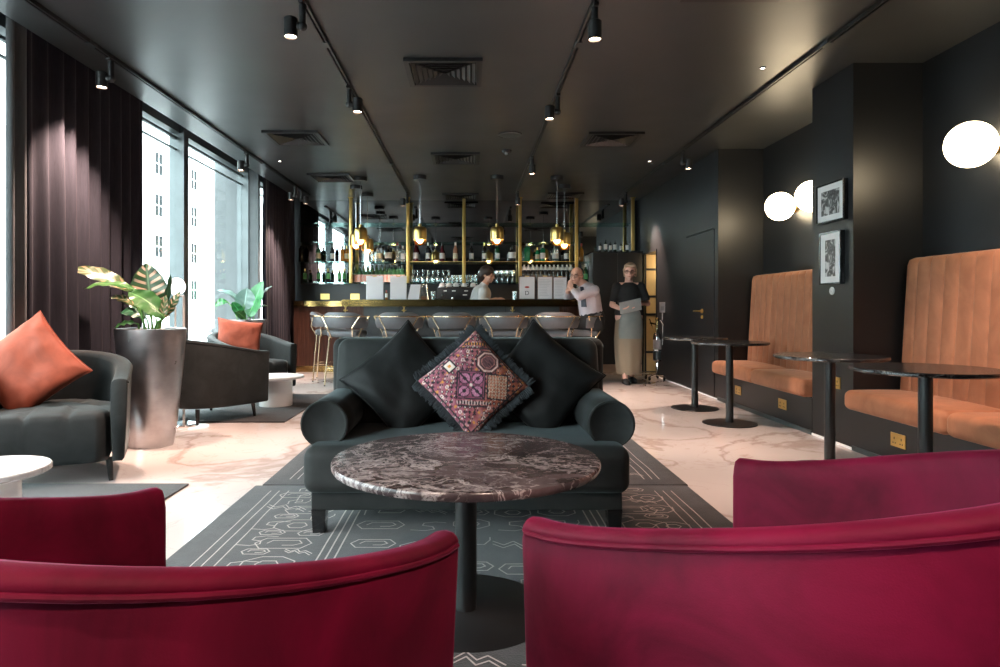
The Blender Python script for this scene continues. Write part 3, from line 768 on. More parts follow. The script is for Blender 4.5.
# ---- rugs
def strip(mb, pts, w, z, mi=1, closed=False):
    pts = [Vector((x, y)) for x, y in pts]; n = len(pts)
    if closed: pts.append(pts[0]); n += 1
    for i in range(n - 1):
        p, q = pts[i], pts[i + 1]; d = (q - p)
        if d.length < 1e-5: continue
        d.normalize(); s_ = Vector((-d.y, d.x)) * w / 2; p2, q2 = p - d * w * .3, q + d * w * .3
        mb.add([(*(p2 + s_), z), (*(p2 - s_), z), (*(q2 - s_), z), (*(q2 + s_), z)], [(0, 1, 2, 3)], mi, False)
def rug(label, x0, x1, y0, y1, lines=True, mat='rug', seed=1):
    cx, cy = (x0 + x1) / 2, (y0 + y1) / 2
    t = thing('rug', label, 'rug', (cx, cy, 0)); mb = MB(); hx, hy = (x1 - x0) / 2, (y1 - y0) / 2
    mb.rbox(-hx, hx, -hy, hy, .0005, .012, .005, k=2, mid=1)
    if lines:
        rnd = random.Random(seed); z = .0128
        wob = lambda x_, y_: x_ + .006 * noise.noise((y_ * 3, x_ * 9, seed))
        for sg in (-1, 1):
            for i, dx in enumerate((.13, .175, .225)):
                strip(mb, [(wob(sg * (hx - dx), -hy + .12 + (2 * hy - .24) * j / 60), -hy + .12 + (2 * hy - .24) * j / 60) for j in range(61)], .0058, z)
        for sg in (-1, 1):
            for dx in (.62, .655, .69):
                strip(mb, [(wob(sg * (hx - dx), -hy + .3 + (2 * hy - .6) * j / 40), -hy + .3 + (2 * hy - .6) * j / 40) for j in range(41)], .007, z)
        def motif(cx_, cy_, s, kind):
            P = []
            if kind == 0:       # long hexagon with inner hook
                P.append(([(-1, 0), (-.7, .5), (.7, .5), (1, 0), (.7, -.5), (-.7, -.5)], True)); P.append(([(-.6, 0), (-.45, .28), (.5, .28), (.62, 0), (.4, -.2), (0, -.2)], False))
            elif kind == 1:     # S hook
                P.append(([(.8, .5), (.3, .6), (-.2, .45), (-.25, .1), (.2, -.05), (.3, -.4), (-.1, -.6), (-.7, -.5)], False))
            elif kind == 2:     # zigzag
                P.append(([(-1, .6), (-.6, .2), (-.2, .6), (.1, .1), (.5, .35), (1, -.2)], False)); P.append(([(-1, .3), (-.6, -.1), (-.2, .3), (.1, -.2), (.5, .05), (1, -.5)], False))
            elif kind == 3:     # octagon
                P.append(([(.9 * math.cos(k * PI / 4 + .39), .7 * math.sin(k * PI / 4 + .39)) for k in range(8)], True)); P.append(([(.4 * math.cos(k * PI / 3), .32 * math.sin(k * PI / 3)) for k in range(6)], True))
            else:
                P.append(([(-.9, -.6), (-.9, .2), (-.4, .6), (.2, .6), (.2, .1), (-.3, .1), (-.3, -.3), (.6, -.3), (.9, .3), (.9, .7)], False))
            for pts, cl in P:
                strip(mb, [(cx_ + x_ * s + .008 * noise.noise((x_ * 4, y_ * 4, cx_)), cy_ + y_ * s) for x_, y_ in pts], .006, z, closed=cl)
        yy = -hy + .22
        while yy < hy - .15:
            for k in range(7):
                xx = (-.40, .40, -.13, .13, 0, -.27, .27)[k]
                s_ = rnd.uniform(.08, .12)
                motif(hx * xx * 1.9 if k < 2 else xx * 1.6, yy + rnd.uniform(-.05, .05), s_, rnd.randrange(5))
            for sg in (-1, 1): motif(sg * (hx - .43), yy, .125, rnd.randrange(5)); motif(sg * (hx - .34), yy + .14, .06, rnd.randrange(5)); motif(sg * (hx - .52), yy + .13, .06, rnd.randrange(5))
            yy += .24
    mb.build('rug_pile', [M[mat], M['rug_line']], t, angle=30)
rug('dark line-patterned rug under the marble table, its far edge under the sofa', -1.25, 1.265, .55, 3.885, seed=3)
rug('dark line-patterned rug behind, reaching out past both sofa arms', -1.215, 1.275, 3.90, 5.7, seed=9)
rug('plain dark grey rug in front of the left armchair with the rust cushion', -2.95, -1.655, 1.7, 3.93, False, 'rug_plain')
rug('plain dark grey rug under the two far armchairs and small white table', -2.95, -1.68, 6.05, 7.97, False, 'rug_plain')

# ---- grey armchairs
GA = thing('grey_armchair', 'charcoal velvet armchair facing the camera at left edge, before the long curtain', 'armchair', (-2.594, 4.198, 0), face(.40, -.915), group='charcoal tub armchairs by the window')
tub_chair(GA, .84, .80, .095, .62, .755, .43, .135, M['grey_velvet'], M['black_gloss'], tuft=True, taper=.02)
dup(GA, (-2.49, 6.26, .013), face(.53, .85), 'charcoal velvet armchair with its back turned, right behind the tall silver planter')
dup(GA, (-2.57, 7.62, .013), face(.75, -.65), 'charcoal velvet armchair with a rust cushion beside the far green plant')
cushion('large rust orange cushion on its corner, on the left edge armchair', M['rust_velvet'], .52, .52, .18, stand(-2.765, 4.17, .675, .25, .30, math.radians(40)), 12, wr=.014)
cushion('smaller looking rust orange cushion standing on the far armchair', M['rust_velvet'], .50, .44, .17, stand(-2.63, 7.60, .69, .5, .30, math.radians(-8)), 17)

# ---- white coffee tables
t = thing('white_coffee_table', 'round white marble coffee table cut by the left edge of the photo', 'table', (-1.90, 2.62, .0125), group='round white coffee tables')
MB().lathe([(.001, .380), (.213, .380), (.222, .387), (.222, .402), (.217, .407), (.001, .407)], 64).build('table_top', M['white_marble'], t)
MB().lathe([(.001, 0), (.13, 0), (.12, .2), (.115, .38), (.001, .38)], 48).build('pedestal', M['white_gloss'], t)
t = thing('white_side_table', 'small round white table with drum base between the two far armchairs', 'table', (-2.055, 7.06, .0125), group='round white coffee tables')
MB().lathe([(.001, .285), (.28, .285), (.29, .29), (.29, .308), (.286, .312), (.001, .312)], 48).build('table_top', M['white_gloss'], t)
MB().lathe([(.001, 0), (.172, 0), (.172, .285), (.001, .285)], 48).build('drum_base', M['white_gloss'], t)

# ---- small black bar tables on the right
def pole_table(x, y, label, r=.335):
    t = thing('round_pole_table', label, 'table', (x, y, 0), group='small black pole tables along the banquettes')
    MB().lathe([(.001, .715), (r - .012, .715), (r, .722), (r, .732), (r - .004, .738), (.001, .738)], 64).build('table_top', M['black_marble'], t)
    s = MB(); s.lathe([(.001, .707), (.12, .707), (.12, .715), (.001, .715)], 24); s.box(-.20, .20, -.02, .02, .707, .715); s.build('mounting_plate', M['black_metal'], t)
    MB().lathe([(.033, .010), (.033, .707)], 28).build('pole', M['black_metal'], t)
    MB().lathe([(.001, .001), (.228, .001), (.235, .005), (.232, .010), (.05, .015), (.001, .015)], 56).build('base_plate', M['black_metal'], t)
pole_table(2.335, 3.42, 'small round black table nearest on the right, before the large banquette back', .345)
pole_table(2.325, 4.31, 'small round black table in front of the pier with two framed photos')
pole_table(2.335, 6.0, 'small round black table in front of the farther banquette')
pole_table(2.325, 6.9, 'small round black table farthest back, near the hidden door', .32)

# ---- banquettes
def banquette(y0, y1, label, nseat):
    t = thing('banquette', label, 'banquette', (RW, (y0 + y1) / 2, 0), group='built-in cognac banquettes'); B = Matrix.Translation((-RW, -(y0 + y1) / 2, 0))
    p = MB(); p.M = B; p.box(RW - .002, RO - .003, y0, y1, .0, .30); p.build('plinth', M['wall_black'], t)
    w_ = (y1 - y0) / nseat
    for i in range(nseat):
        q = MB(); q.M = B; q.rbox(RW - .085, RO - .10, y0 + i * w_ + .003, y0 + (i + 1) * w_ - .003, .305, .445, .045, crown=.018, k=4, mid=8); q.build('seat_cushion', M['tan_velvet'], t, angle=60)
    # channelled back: rows of shallow vertical flutes
    nch = int(round((y1 - y0 - .06) / .135)); n = nch * 14; ya, yb = y0 + .03, y1 - .03; rings = []
    for k in range(9):
        if k <= 6: z = .40 + (1.405 - .05 - .40) * k / 6; x = 3.115 + .055 * k / 6; dn = 0
        else: a = PI / 2 * (k - 6) / 2; z = 1.355 + .05 * math.sin(a); x = 3.17 + .05 * (1 - math.cos(a)); dn = 0
        row = []
        for j in range(n + 1):
            yy = ya + (yb - ya) * j / n; fl = abs(math.sin(PI * j / 14)); e = min(yy - ya, yb - yy)
            rr_ = .05; cut = rr_ - math.sqrt(max(0, rr_ ** 2 - (rr_ - e) ** 2)) if e < rr_ else 0
            row.append((x + .006 - .016 * fl ** .25 + cut * .8, yy, z - (cut * .9 if k >= 5 else 0)))
        rings.append([(RO - .004, ya, row[0][2])] + row + [(RO - .004, yb, row[-1][2])])
    q = MB(); q.M = B; q.loft(rings, True); q.build('channelled_back', M['tan_velvet'], t, angle=50)
banquette(2.8, 4.887, 'large cognac velvet banquette at right edge with seams running up its back', 2)
banquette(5.478, 7.547, 'farther cognac velvet banquette, left of the pier with framed photos', 2)
def socket(x, y, z, label, axis='x', w=.147, h=.088):
    t = thing('wall_socket', label, 'socket', (x, y, z), group='brass double sockets'); 
    if axis == 'y': t.rotation_euler.z = -PI / 2 + PI   # faces -Y
    R_ = (lambda u, d, v: (-d, u, v)) if axis == 'x' else (lambda u, d, v: (u, -d, v))
    t.rotation_euler.z = 0
    def bx(mb, u0, u1, d0, d1, v0, v1): a_ = R_(u0, d0, v0); b_ = R_(u1, d1, v1); mb.box(min(a_[0], b_[0]), max(a_[0], b_[0]), min(a_[1], b_[1]), max(a_[1], b_[1]), v0, v1)
    p = MB(); bx(p, -w / 2, w / 2, 0, .006, -h / 2, h / 2); p.build('plate', M['brass'], t)
    k = MB()
    for c_ in (-.036, .036):
        bx(k, c_ - .004, c_ + .004, .006, .0068, .002, .018); bx(k, c_ - .016, c_ - .007, .006, .0068, -.024, -.016); bx(k, c_ + .007, c_ + .016, .006, .0068, -.024, -.016)
    k.build('pin_slot', M['rubber'], t)
    s_ = MB()
    for c_ in (-.012, .012): bx(s_, c_ - .006, c_ + .006, .006, .0085, .010, .026)
    s_.build('switch', M['brass'], t)
socket(RW - .002, 4.37, .175, 'brass double socket under the large banquette at right')
socket(RW - .002, 5.99, .178, 'brass double socket under the farther banquette, end nearer the camera')
socket(RW - .002, 6.98, .178, 'brass double socket under the farther banquette, end nearer the bar')
socket(RW, 5.13, .47, 'brass double socket on the pier behind a table pole')

# ---- wall globes, pictures
for y, lb in ((4.21, 'glowing white globe wall lamp above the large banquette, at right edge'), (6.17, 'glowing white globe wall lamp half hidden by the pier with photos'), (6.80, 'fully visible glowing white globe wall lamp above the farther banquette')):
    t = thing('globe_wall_lamp', lb, 'wall lamp', (RO, y, 2.075), group='round white globe wall lamps')
    g = MB(); g.ell((-.160, 0, 0), .143, .143, .143, 36, 24); g.build('globe_shade', M['globe'], t)
    k = MB(); k.M = T(ry=-PI / 2); k.lathe([(.001, .03), (.055, .03), (.062, .02), (.062, 0)], 28); k.build('wall_plate', M['brass'], t)
def picture(y0, y1, z0, z1, label, port, seed):
    t = thing('framed_photo', label, 'picture', (RW, (y0 + y1) / 2, (z0 + z1) / 2), group='framed photos on the pier'); w, h = (y1 - y0) / 2, (z1 - z0) / 2
    f = MB(); fw = .012; D_ = .036
    f.box(-D_, 0, -w, -w + fw, -h, h); f.box(-D_, 0, w - fw, w, -h, h); f.box(-D_, 0, -w + fw, w - fw, h - fw, h); f.box(-D_, 0, -w + fw, w - fw, -h, -h + fw); f.build('picture_frame', M['black_gloss'], t)
    k = MB(); k.box(-.029, -.004, -w + fw, w - fw, -h + fw, h - fw); k.build('mat_board', M['white_paint'], t)
    mw, mh = (w * .48, h * .70) if port else (w * .66, h * .62)
    mt, nt, b = new_mat('black and white photo print'); v = coords(nt, (1, 1, 1)); n1 = N(nt, 'ShaderNodeTexNoise', Scale=16.0, Detail=6.0, Distortion=1.5); nt.links.new(v, n1.inputs['Vector'])
    nt.links.new(ramp(nt, n1.outputs['Fac'], [(.40, .012), (.52, .10), (.64, .55)]), b.inputs['Base Color']); b.inputs['Roughness'].default_value = .35
    p = MB(); p.box(-.0305, -.028, -mw, mw, -mh, mh); p.build('photo_print', mt, t)
picture(4.955, 5.345, 1.705, 2.01, 'landscape black and white photo in a frame, the upper of two on the pier', False, 1)
picture(5.0, 5.30, 1.225, 1.63, 'upright black and white photo in a frame, the lower of two on the pier', True, 2)
t = thing('wall_button', 'small white round button on the pier under the lower photo', 'wall button', (RW, 5.17, 1.175))
k = MB(); k.M = T(ry=-PI / 2); k.lathe([(.001, .012), (.026, .012), (.03, .008), (.03, 0)], 24); k.build('button_plate', M['white_paint'], t)
k = MB(); k.M = T(ry=-PI / 2); k.lathe([(.001, .016), (.012, .016), (.014, .012)], 20); k.build('button_cap', M['white_gloss'], t)
# ================================================================== BAR
YB = 9.15
bx0, bx1, by1 = -1.76, 1.52, 10.35
def u_poly(in_, d):      # U of the counter: outer edge inset by in_, arm depth d
    return [(bx0 + in_, by1), (bx0 + in_, YB + in_), (bx1 - in_, YB + in_), (bx1 - in_, by1), (bx1 - in_ - d, by1), (bx1 - in_ - d, YB + in_ + d), (bx0 + in_ + d, YB + in_ + d), (bx0 + in_ + d, by1)]
t = thing('bar_counter', 'long dark bar counter with a polished brass top edge and grey front', 'bar counter', (0, YB, 0))
def BM(): mb = MB(); mb.M = Matrix.Translation((0, -YB, 0)); return mb
BM().prism(u_poly(0, .62), 1.058, 1.15).build('counter_edge', M['brass_dark'], t)
BM().prism(u_poly(.012, .596), 1.15, 1.154).build('counter_top', M['black_gloss'], t)
BM().prism(u_poly(.26, .34), .10, 1.058).build('counter_front', plain('grey satin bar front', (.085, .09, .094), .25, 0, .5, var=.06), t)
BM().prism(u_poly(.31, .26), 0, .10).build('kick_plate', M['brass_dark'], t)
g = BM()
for x in (-1.0, -.25, .5): g.box(x - .003, x + .003, YB + .257, YB + .262, .1, 1.058)
g.build('panel_joint', M['rubber'], t)
for px, lb in ((345.5, 'small brass bag hook under the counter, first from the left'), (404, 'small brass bag hook under the counter, second from the left'), (512.5, 'small brass bag hook under the counter, third from the left')):
    hx = PX(px, YB + .1)
    h = thing('bag_hook', lb, 'hook', (hx, YB + .10, 1.058), group='brass bag hooks under the counter')
    q = MB(); q.cyl((0, 0, 0), (0, 0, -.05), .010, 10); q.tube([(0, 0, -.04), (0, -.02, -.075), (0, -.05, -.07), (0, -.055, -.04)], .008, 8); q.tube([(-.03, 0, -.05), (0, 0, -.065), (.03, 0, -.05)], .007, 8); q.ell((0, 0, 0), .022, .022, .012); q.build('hook_body', M['brass'], h)

# back counter with walnut front
YC = 10.72
t = thing('back_counter', 'walnut fronted back counter with brass edge under the mirror shelves', 'counter', (0, YC, 0))
def CM(): mb = MB(); mb.M = Matrix.Translation((0, -YC, 0)); return mb
CM().box(-2.84, 1.95, YC, BACK - .01, 1.06, 1.145).build('counter_edge', M['brass_dark'], t)
f = CM(); n = 150; pts = [(-2.84, BACK - .02)] + [(-2.84 + 4.79 * i / (n * 4), YC + .03 + .006 * abs(math.sin(PI * i / 4))) for i in range(n * 4 + 1)] + [(1.95, BACK - .02)]
f.prism(pts, .10, 1.06); f.build('fluted_front', M['walnut'], t)
CM().box(-2.84, 1.95, YC + .06, BACK - .02, 0, .10).build('kick_plate', M['brass_dark'], t)

# mirror, posts and glass shelves
t = thing('bar_mirror', 'wide smoked mirror wall behind the bar bottles', 'mirror', (0, BACK, 0))
ed = [-2.84, -1.945, -1.013, -.098, .817, 1.74, 2.70]
for i in range(6):
    q = MB(); q.box(ed[i] + .002, ed[i + 1] - .002, -.012, -.002, 1.44 if i < 5 else 1.0, CZ - .002); q.build('mirror_panel', M['mirror'], t)
YS0, YS1 = 10.90, 11.17
posts = [(-1.945, 'first brass shelf post from the left'), (-1.013, 'second brass shelf post from the left'), (-.098, 'third brass shelf post from the left, the middle one'), (.817, 'fourth brass shelf post from the left, behind the menus'), (1.74, 'fifth brass shelf post from the left, behind the seated man'), (2.66, 'rightmost brass shelf post, above the black cupboard')]
for x, lb in posts:
    t = thing('brass_post', lb, 'shelf post', (x, YS0, 0), group='brass shelf posts before the mirror'); z0 = 1.44 if x < 2 else 1.97
    q = MB(); q.rbox(-.026, .026, -.026, .026, z0, CZ - .005, .004, k=2); q.build('post_shaft', M['brass'], t)
    q = MB(); q.box(-.04, .04, -.035, .035, CZ - .012, CZ); q.build('post_cap', M['brass'], t)
    q = MB()
    for z in (2.43, 2.117, 1.797, 1.46):
        if z > z0 - .02: q.box(-.012, .012, .026, .06, z - .02, z - .009); q.cyl((0, .026, z - .015), (0, .27, z - .015), .008, 8)
    q.build('shelf_bracket', M['black_metal'], t)
for z, lb, x1 in ((2.43, 'empty top glass shelf across the mirror', 2.68), (2.117, 'empty glass shelf just above the tall bottles', 1.72), (1.797, 'glass shelf carrying the single spirit bottles', 1.99), (1.46, 'lowest glass shelf carrying wine rows and drinking glasses', 1.99)):
    t = thing('glass_shelf', lb, 'shelf', (0, YS0, z), group='glass shelves before the mirror')
    q = MB(); q.box(-2.80, x1, .028, .265, -.009, 0); q.build('shelf_pane', M['shelf_glass'], t)
    if abs(z - 1.797) < .01: q = MB(); q.box(-1.0, 1.72, .022, .028, -.011, .001); q.build('gold_glint_strip', M['brass'], t)  # added strip imitating a gold line of light along this shelf
for px, lb in ((325, 'brass double socket on the wall behind the bar, left one'), (355, 'brass double socket on the wall behind the bar, right one')):
    socket(PX(px, BACK), BACK, 1.225, lb, 'y', .15, .095)

# black cupboard to the right
t = thing('black_cupboard', 'tall flat black cupboard right of the bar with small bottles on top', 'cupboard', (2.37, 10.8, 0))
q = MB(); q.box(-.38, .42, .012, .38, .12, 1.93); q.build('cupboard_body', M['black_metal'], t)
for a, b_ in ((-.378, .018), (.022, .418)):
    q = MB(); q.rbox(a, b_, -.008, .012, .125, 1.925, .003, k=2); d_ = q.build('cupboard_door', M['black_metal'], t)
    q = MB(); xk = (.005 if a < 0 else .035); q.box(xk - .004, xk + .004, -.022, -.008, .95, 1.15); q.build('door_pull', M['black_gloss'], d_)
q = MB(); q.box(-.40, .43, -.01, .38, 1.93, 1.95); q.build('cupboard_top', M['black_gloss'], t)
q = MB(); q.box(-.38, .42, .03, .38, 0, .12); q.build('plinth', plain('pale wood plinth', (.42, .26, .18), .4), t)

# ---------------------------------------------------------------- bottles
PROF = {
 'wine': [(.001, 0), (.036, 0), (.038, .01), (.038, .19), (.034, .215), (.016, .245), (.0145, .26), (.0145, .315), (.001, .315)],
 'burg': [(.001, 0), (.039, 0), (.042, .01), (.042, .15), (.036, .19), (.018, .235), (.0145, .26), (.0145, .31), (.001, .31)],
 'champ': [(.001, 0), (.040, 0), (.044, .01), (.044, .15), (.038, .19), (.022, .235), (.016, .265), (.016, .31), (.001, .31)],
 'spirit': [(.001, 0), (.040, 0), (.042, .01), (.042, .185), (.036, .205), (.016, .222), (.0145, .23), (.0145, .275), (.001, .275)],
 'gin': [(.001, 0), (.048, 0), (.052, .01), (.052, .20), (.046, .225), (.022, .24), (.020, .25), (.020, .28), (.001, .28)],
 'round': [(.001, 0), (.046, 0), (.056, .03), (.056, .09), (.042, .135), (.018, .16), (.0145, .18), (.0145, .235), (.001, .235)],
 'small': [(.001, 0), (.028, 0), (.030, .01), (.030, .12), (.024, .145), (.012, .17), (.011, .21), (.001, .21)],
}
def bottle(x, y, z, kind, glass, lab, cap, label, s=1.0, group=None, name='bottle', lz=(.05, .14)):
    t = thing(name, label, 'bottle', (x, y, z), group=group); pr = PROF[kind]
    MB().lathe([(r * s, h * s) for r, h in pr], 14).build('bottle_glass', M['b_' + glass], t)
    rmax = max(r for r, h in pr); top = pr[-1][1]
    if lab: MB().lathe([(rmax * s + .0008, lz[0] * s), (rmax * s + .0008, lz[1] * s)], 14, caps=False).build('bottle_label', M[lab], t)
    rn = pr[-2][0]
    MB().lathe([(rn * s + .001, (top - .05) * s), (rn * s + .001, top * s + .002), (.001, top * s + .002)], 12, caps=False).build('bottle_cap', M[cap], t)
    return t
ZS, ZL = 1.797, 1.46; YBt = 11.0
row = [
 (301, 'wine', 'dark', None, 'foil_black', 'dark bottle beside the curtain, first on the spirit shelf', 1),
 (318.4, 'spirit', 'green', 'label_cream', 'foil_black', 'green bottle with a cream label in the leftmost shelf bay', 1),
 (332.5, 'wine', 'dark', 'label_white', 'foil_black', 'dark bottle with white label in the leftmost shelf bay', .95),
 (342.5, 'spirit', 'amber', None, 'foil_black', 'amber spirit bottle, left one of the pair by the first brass post', .95),
 (346.8, 'spirit', 'amber', 'label_cream', 'foil_gold', 'amber spirit bottle with label, right one of the pair by the first brass post', .95),
 (371, 'spirit', 'clear', None, 'foil_black', 'clear bottle with black cap behind the left pendants', 1),
 (379.5, 'gin', 'clear', 'label_cream', 'foil_black', 'broad square shouldered clear bottle with a cream label', 1),
 (388.5, 'round', 'dark', 'label_white', 'foil_black', 'squat dark bottle between two clear bottles', 1.1),
 (397.6, 'wine', 'clear', None, 'foil_red', 'tall clear bottle with a red cap', 1),
 (403, 'spirit', 'clear', 'label_white', 'foil_white', 'clear bottle with a white cap just left of the second brass post', .95),
 (415.8, 'burg', 'wine', 'label_white', 'foil_red', 'dark red wine bottle with white label, first right of second brass post', 1.05),
 (428, 'wine', 'dark', 'label_white', 'foil_white', 'dark bottle with white label and pale cap below the left middle pendant', 1),
 (442, 'burg', 'wine', 'label_white', 'foil_black', 'dark bottle with a low white label, in the middle of the third bay', 1),
 (455.4, 'wine', 'rose', 'label_cream', 'foil_white', 'pale rose coloured bottle just left of the middle brass post', 1),
 (471.4, 'wine', 'dark', 'label_white', 'foil_black', 'black bottle just right of the middle brass post', .98),
 (484.4, 'wine', 'dark', 'label_white', 'foil_gold', 'dark bottle with a tall white label above the bartender', .98),
 (497.6, 'wine', 'green', 'label_white', 'foil_black', 'dark green bottle below the right middle pendant', .98),
 (512, 'round', 'dark', 'label_white', 'foil_black', 'pear shaped dark bottle just left of the fourth brass post', 1.1),
 (527, 'gin', 'emerald', None, 'foil_white', 'broad bright green bottle just right of the fourth brass post', 1.05),
 (537.3, 'spirit', 'emerald', 'label_cream', 'foil_gold', 'green bottle with cream label, left one of the green pair', .85),
 (542.8, 'spirit', 'emerald', 'label_white', 'foil_white', 'green bottle with white label, right one of the green pair', 1.02),
 (555.5, 'gin', 'clear', 'label_white', 'foil_black', 'broad clear bottle with white label behind the right pendants', 1.0),
 (566.5, 'spirit', 'dark', 'label_white', 'foil_black', 'dark bottle with round white label left of the fifth brass post', .95),
 (581.3, 'wine', 'amber', None, 'foil_red', 'amber red bottle just right of the fifth brass post', .95),
]
for px, kd, gl, lab, cap, lb, s in row:
    bottle(PX(px, YBt), YBt, ZS, kd, gl, lab, cap, lb, s, 'single spirit bottles on the shelf')
for px, gl, lb in ((305, 'green', 'small green bottle on lowest shelf, first from the curtain'), (318.8, 'green', 'small green bottle on lowest shelf, second from the curtain'), (328, 'dark', 'small dark bottle on lowest shelf, third from the curtain'), (339.5, 'green', 'small green bottle on lowest shelf, fourth from the curtain'), (344.5, 'green', 'small green bottle on lowest shelf, nearest the first brass post')):
    bottle(PX(px, YBt), YBt, ZL, 'small', gl, 'label_green', 'foil_gold', lb, 1.05, 'small green bottles on the lowest shelf')
pb = bottle(PX(355.5, YBt), YBt, ZL, 'champ', 'green', 'label_pink', 'foil_black', 'pink tinted bottle in the even row between first and second brass posts', .9, 'row of pink bottles on the lowest shelf', lz=(.0, .135))
for i in range(1, 12): dup(pb, (PX(355.5 + i * 4.25, YBt), YBt, ZL))
wb = bottle(PX(524.2, YBt), YBt, ZL, 'wine', 'dark', 'label_white', 'foil_white', 'dark wine bottle in the even row between fourth and fifth brass posts', .9, 'row of dark wine bottles on the lowest shelf', lz=(.22, .27))
for i in range(1, 12): dup(wb, (PX(524.2 + i * 4.25, YBt), YBt, ZL))
bottle(PX(585.6, YBt), YBt, ZL, 'wine', 'green', 'label_green', 'foil_white', 'green bottle on lowest shelf behind the seated man', .95)
for px, gl, s, lb in ((600, 'green', .75, 'small green bottle on the black cupboard, first from the left'), (605.5, 'green', .95, 'taller green bottle on the black cupboard, second from the left'), (610.5, 'dark', .8, 'small dark bottle on the black cupboard, third from the left'), (615, 'green', .9, 'small green bottle on the black cupboard, fourth from the left'), (621, 'dark', .75, 'small dark bottle on the black cupboard, fifth from the left'), (627, 'green', .85, 'small green bottle on the black cupboard, last from the left')):
    bottle(PX(px, 10.98), 10.98, 1.95, 'small', gl, 'label_white', 'foil_black', lb, s, 'small bottles on the black cupboard')
# upside-down and standing glasses on the lowest shelf
def goblet(x, y, z, label, group, s=1.0, inv=False):
    t = thing('wine_glass', label, 'glass', (x, y, z), group=group)
    pr = [(.030, 0), (.030, .003), (.005, .006), (.0045, .07), (.018, .085), (.036, .11), (.040, .14), (.035, .185), (.033, .185), (.037, .14), (.033, .112), (.012, .09), (.001, .088)]
    if inv: pr = [(r, .186 - h) for r, h in pr]
    MB().lathe([(r * s, h * s) for r, h in pr], 16, caps=False).build('glass_body', M['clear_glass'], t); return t
def tumbler(x, y, z, label, group):
    t = thing('tumbler_glass', label, 'glass', (x, y, z), group=group)
    MB().lathe([(.001, .001), (.030, .001), (.036, .115), (.034, .115), (.028, .012), (.001, .012)], 16, caps=False).build('glass_body', M['clear_glass'], t); return t
def rowdup(first, pxs, y=YBt):
    for px in pxs: dup(first, (PX(px, y), y, ZL))
g0 = goblet(PX(412.5, YBt), YBt, ZL, 'clear stemmed glass on lowest shelf between second and middle brass posts', 'stemmed glasses in the third bay', 1.05, True)
rowdup(g0, [417.6 + 5.1 * i for i in range(7)])
g1 = tumbler(PX(453, YBt), YBt, ZL, 'clear tumbler on lowest shelf on either side of middle brass post', 'tumblers beside the middle brass post')
rowdup(g1, [457.2, 460.8, 467.8, 472, 476])
g2 = goblet(PX(492, YBt), YBt, ZL, 'clear stemmed glass on lowest shelf between the bartender and fourth brass post', 'stemmed glasses in the fourth bay', 1.05)
rowdup(g2, [481, 486.5, 497.2, 502.4, 507.6, 512.8])

# coffee machine on the back counter
cx = PX(460, YC + .1); t = thing('coffee_machine', 'wide black coffee machine with cups on top, left of the bartender', 'coffee machine', (cx, YC + .24, 1.146))
q = MB(); q.rbox(-.37, .37, -.16, .19, .03, .22, .012, k=2); q.build('machine_body', M['black_metal'], t)
for x in (-.3, .3):
    for y in (-.12, .15):
        q = MB(); q.cyl((x, y, 0), (x, y, .035), .02, 12); q.build('foot', M['rubber'], t)
q = MB()
for x, w_, z in ((-.24, .05, .165), (-.10, .06, .165), (.10, .06, .165), (.28, .06, .165), (.08, .07, .10)): q.box(x - w_ / 2, x + w_ / 2, -.164, -.158, z - .009, z + .009)
q.build('label_plate', M['white_paint'], t)
for x in (-.28, 0.0):
    q = MB(); q.M = T(x, -.16, .10, rx=PI / 2); q.lathe([(.001, .01), (.022, .01), (.028, .0), (.028, -.01)], 20); q.build('dial', M['chrome'], t)
for x in (-.12, .2):
    q = MB(); q.cyl((x, -.16, .06), (x, -.16, .0), .03, 16); q.cyl((x, -.17, .02), (x, -.30, .02), .012, 10); q.build('portafilter', M['chrome'], t)
q = MB(); q.rbox(-.36, .36, -.15, .18, .22, .235, .004, k=2); q.build('cup_tray', M['chrome'], t)
cu = None
for px in (442, 449, 456, 464, 473):
    x = PX(px, YC + .2)
    if cu is None:
        cu = thing('coffee_cup', 'upturned pale cup on top of the coffee machine', 'cup', (x, YC + .2, 1.381), group='cups on the coffee machine')
        MB().lathe([(.048, 0), (.048, .01), (.042, .045), (.026, .062), (.020, .066), (.001, .066)], 18, caps=False).build('cup_body', M['white_gloss'], cu)
        q = MB(); q.tube([(.044, 0, .02), (.07, 0, .025), (.068, 0, .05), (.038, 0, .05)], .005, 6); q.build('cup_handle', M['white_gloss'], cu)
    else: dup(cu, (x, YC + .2, 1.381))

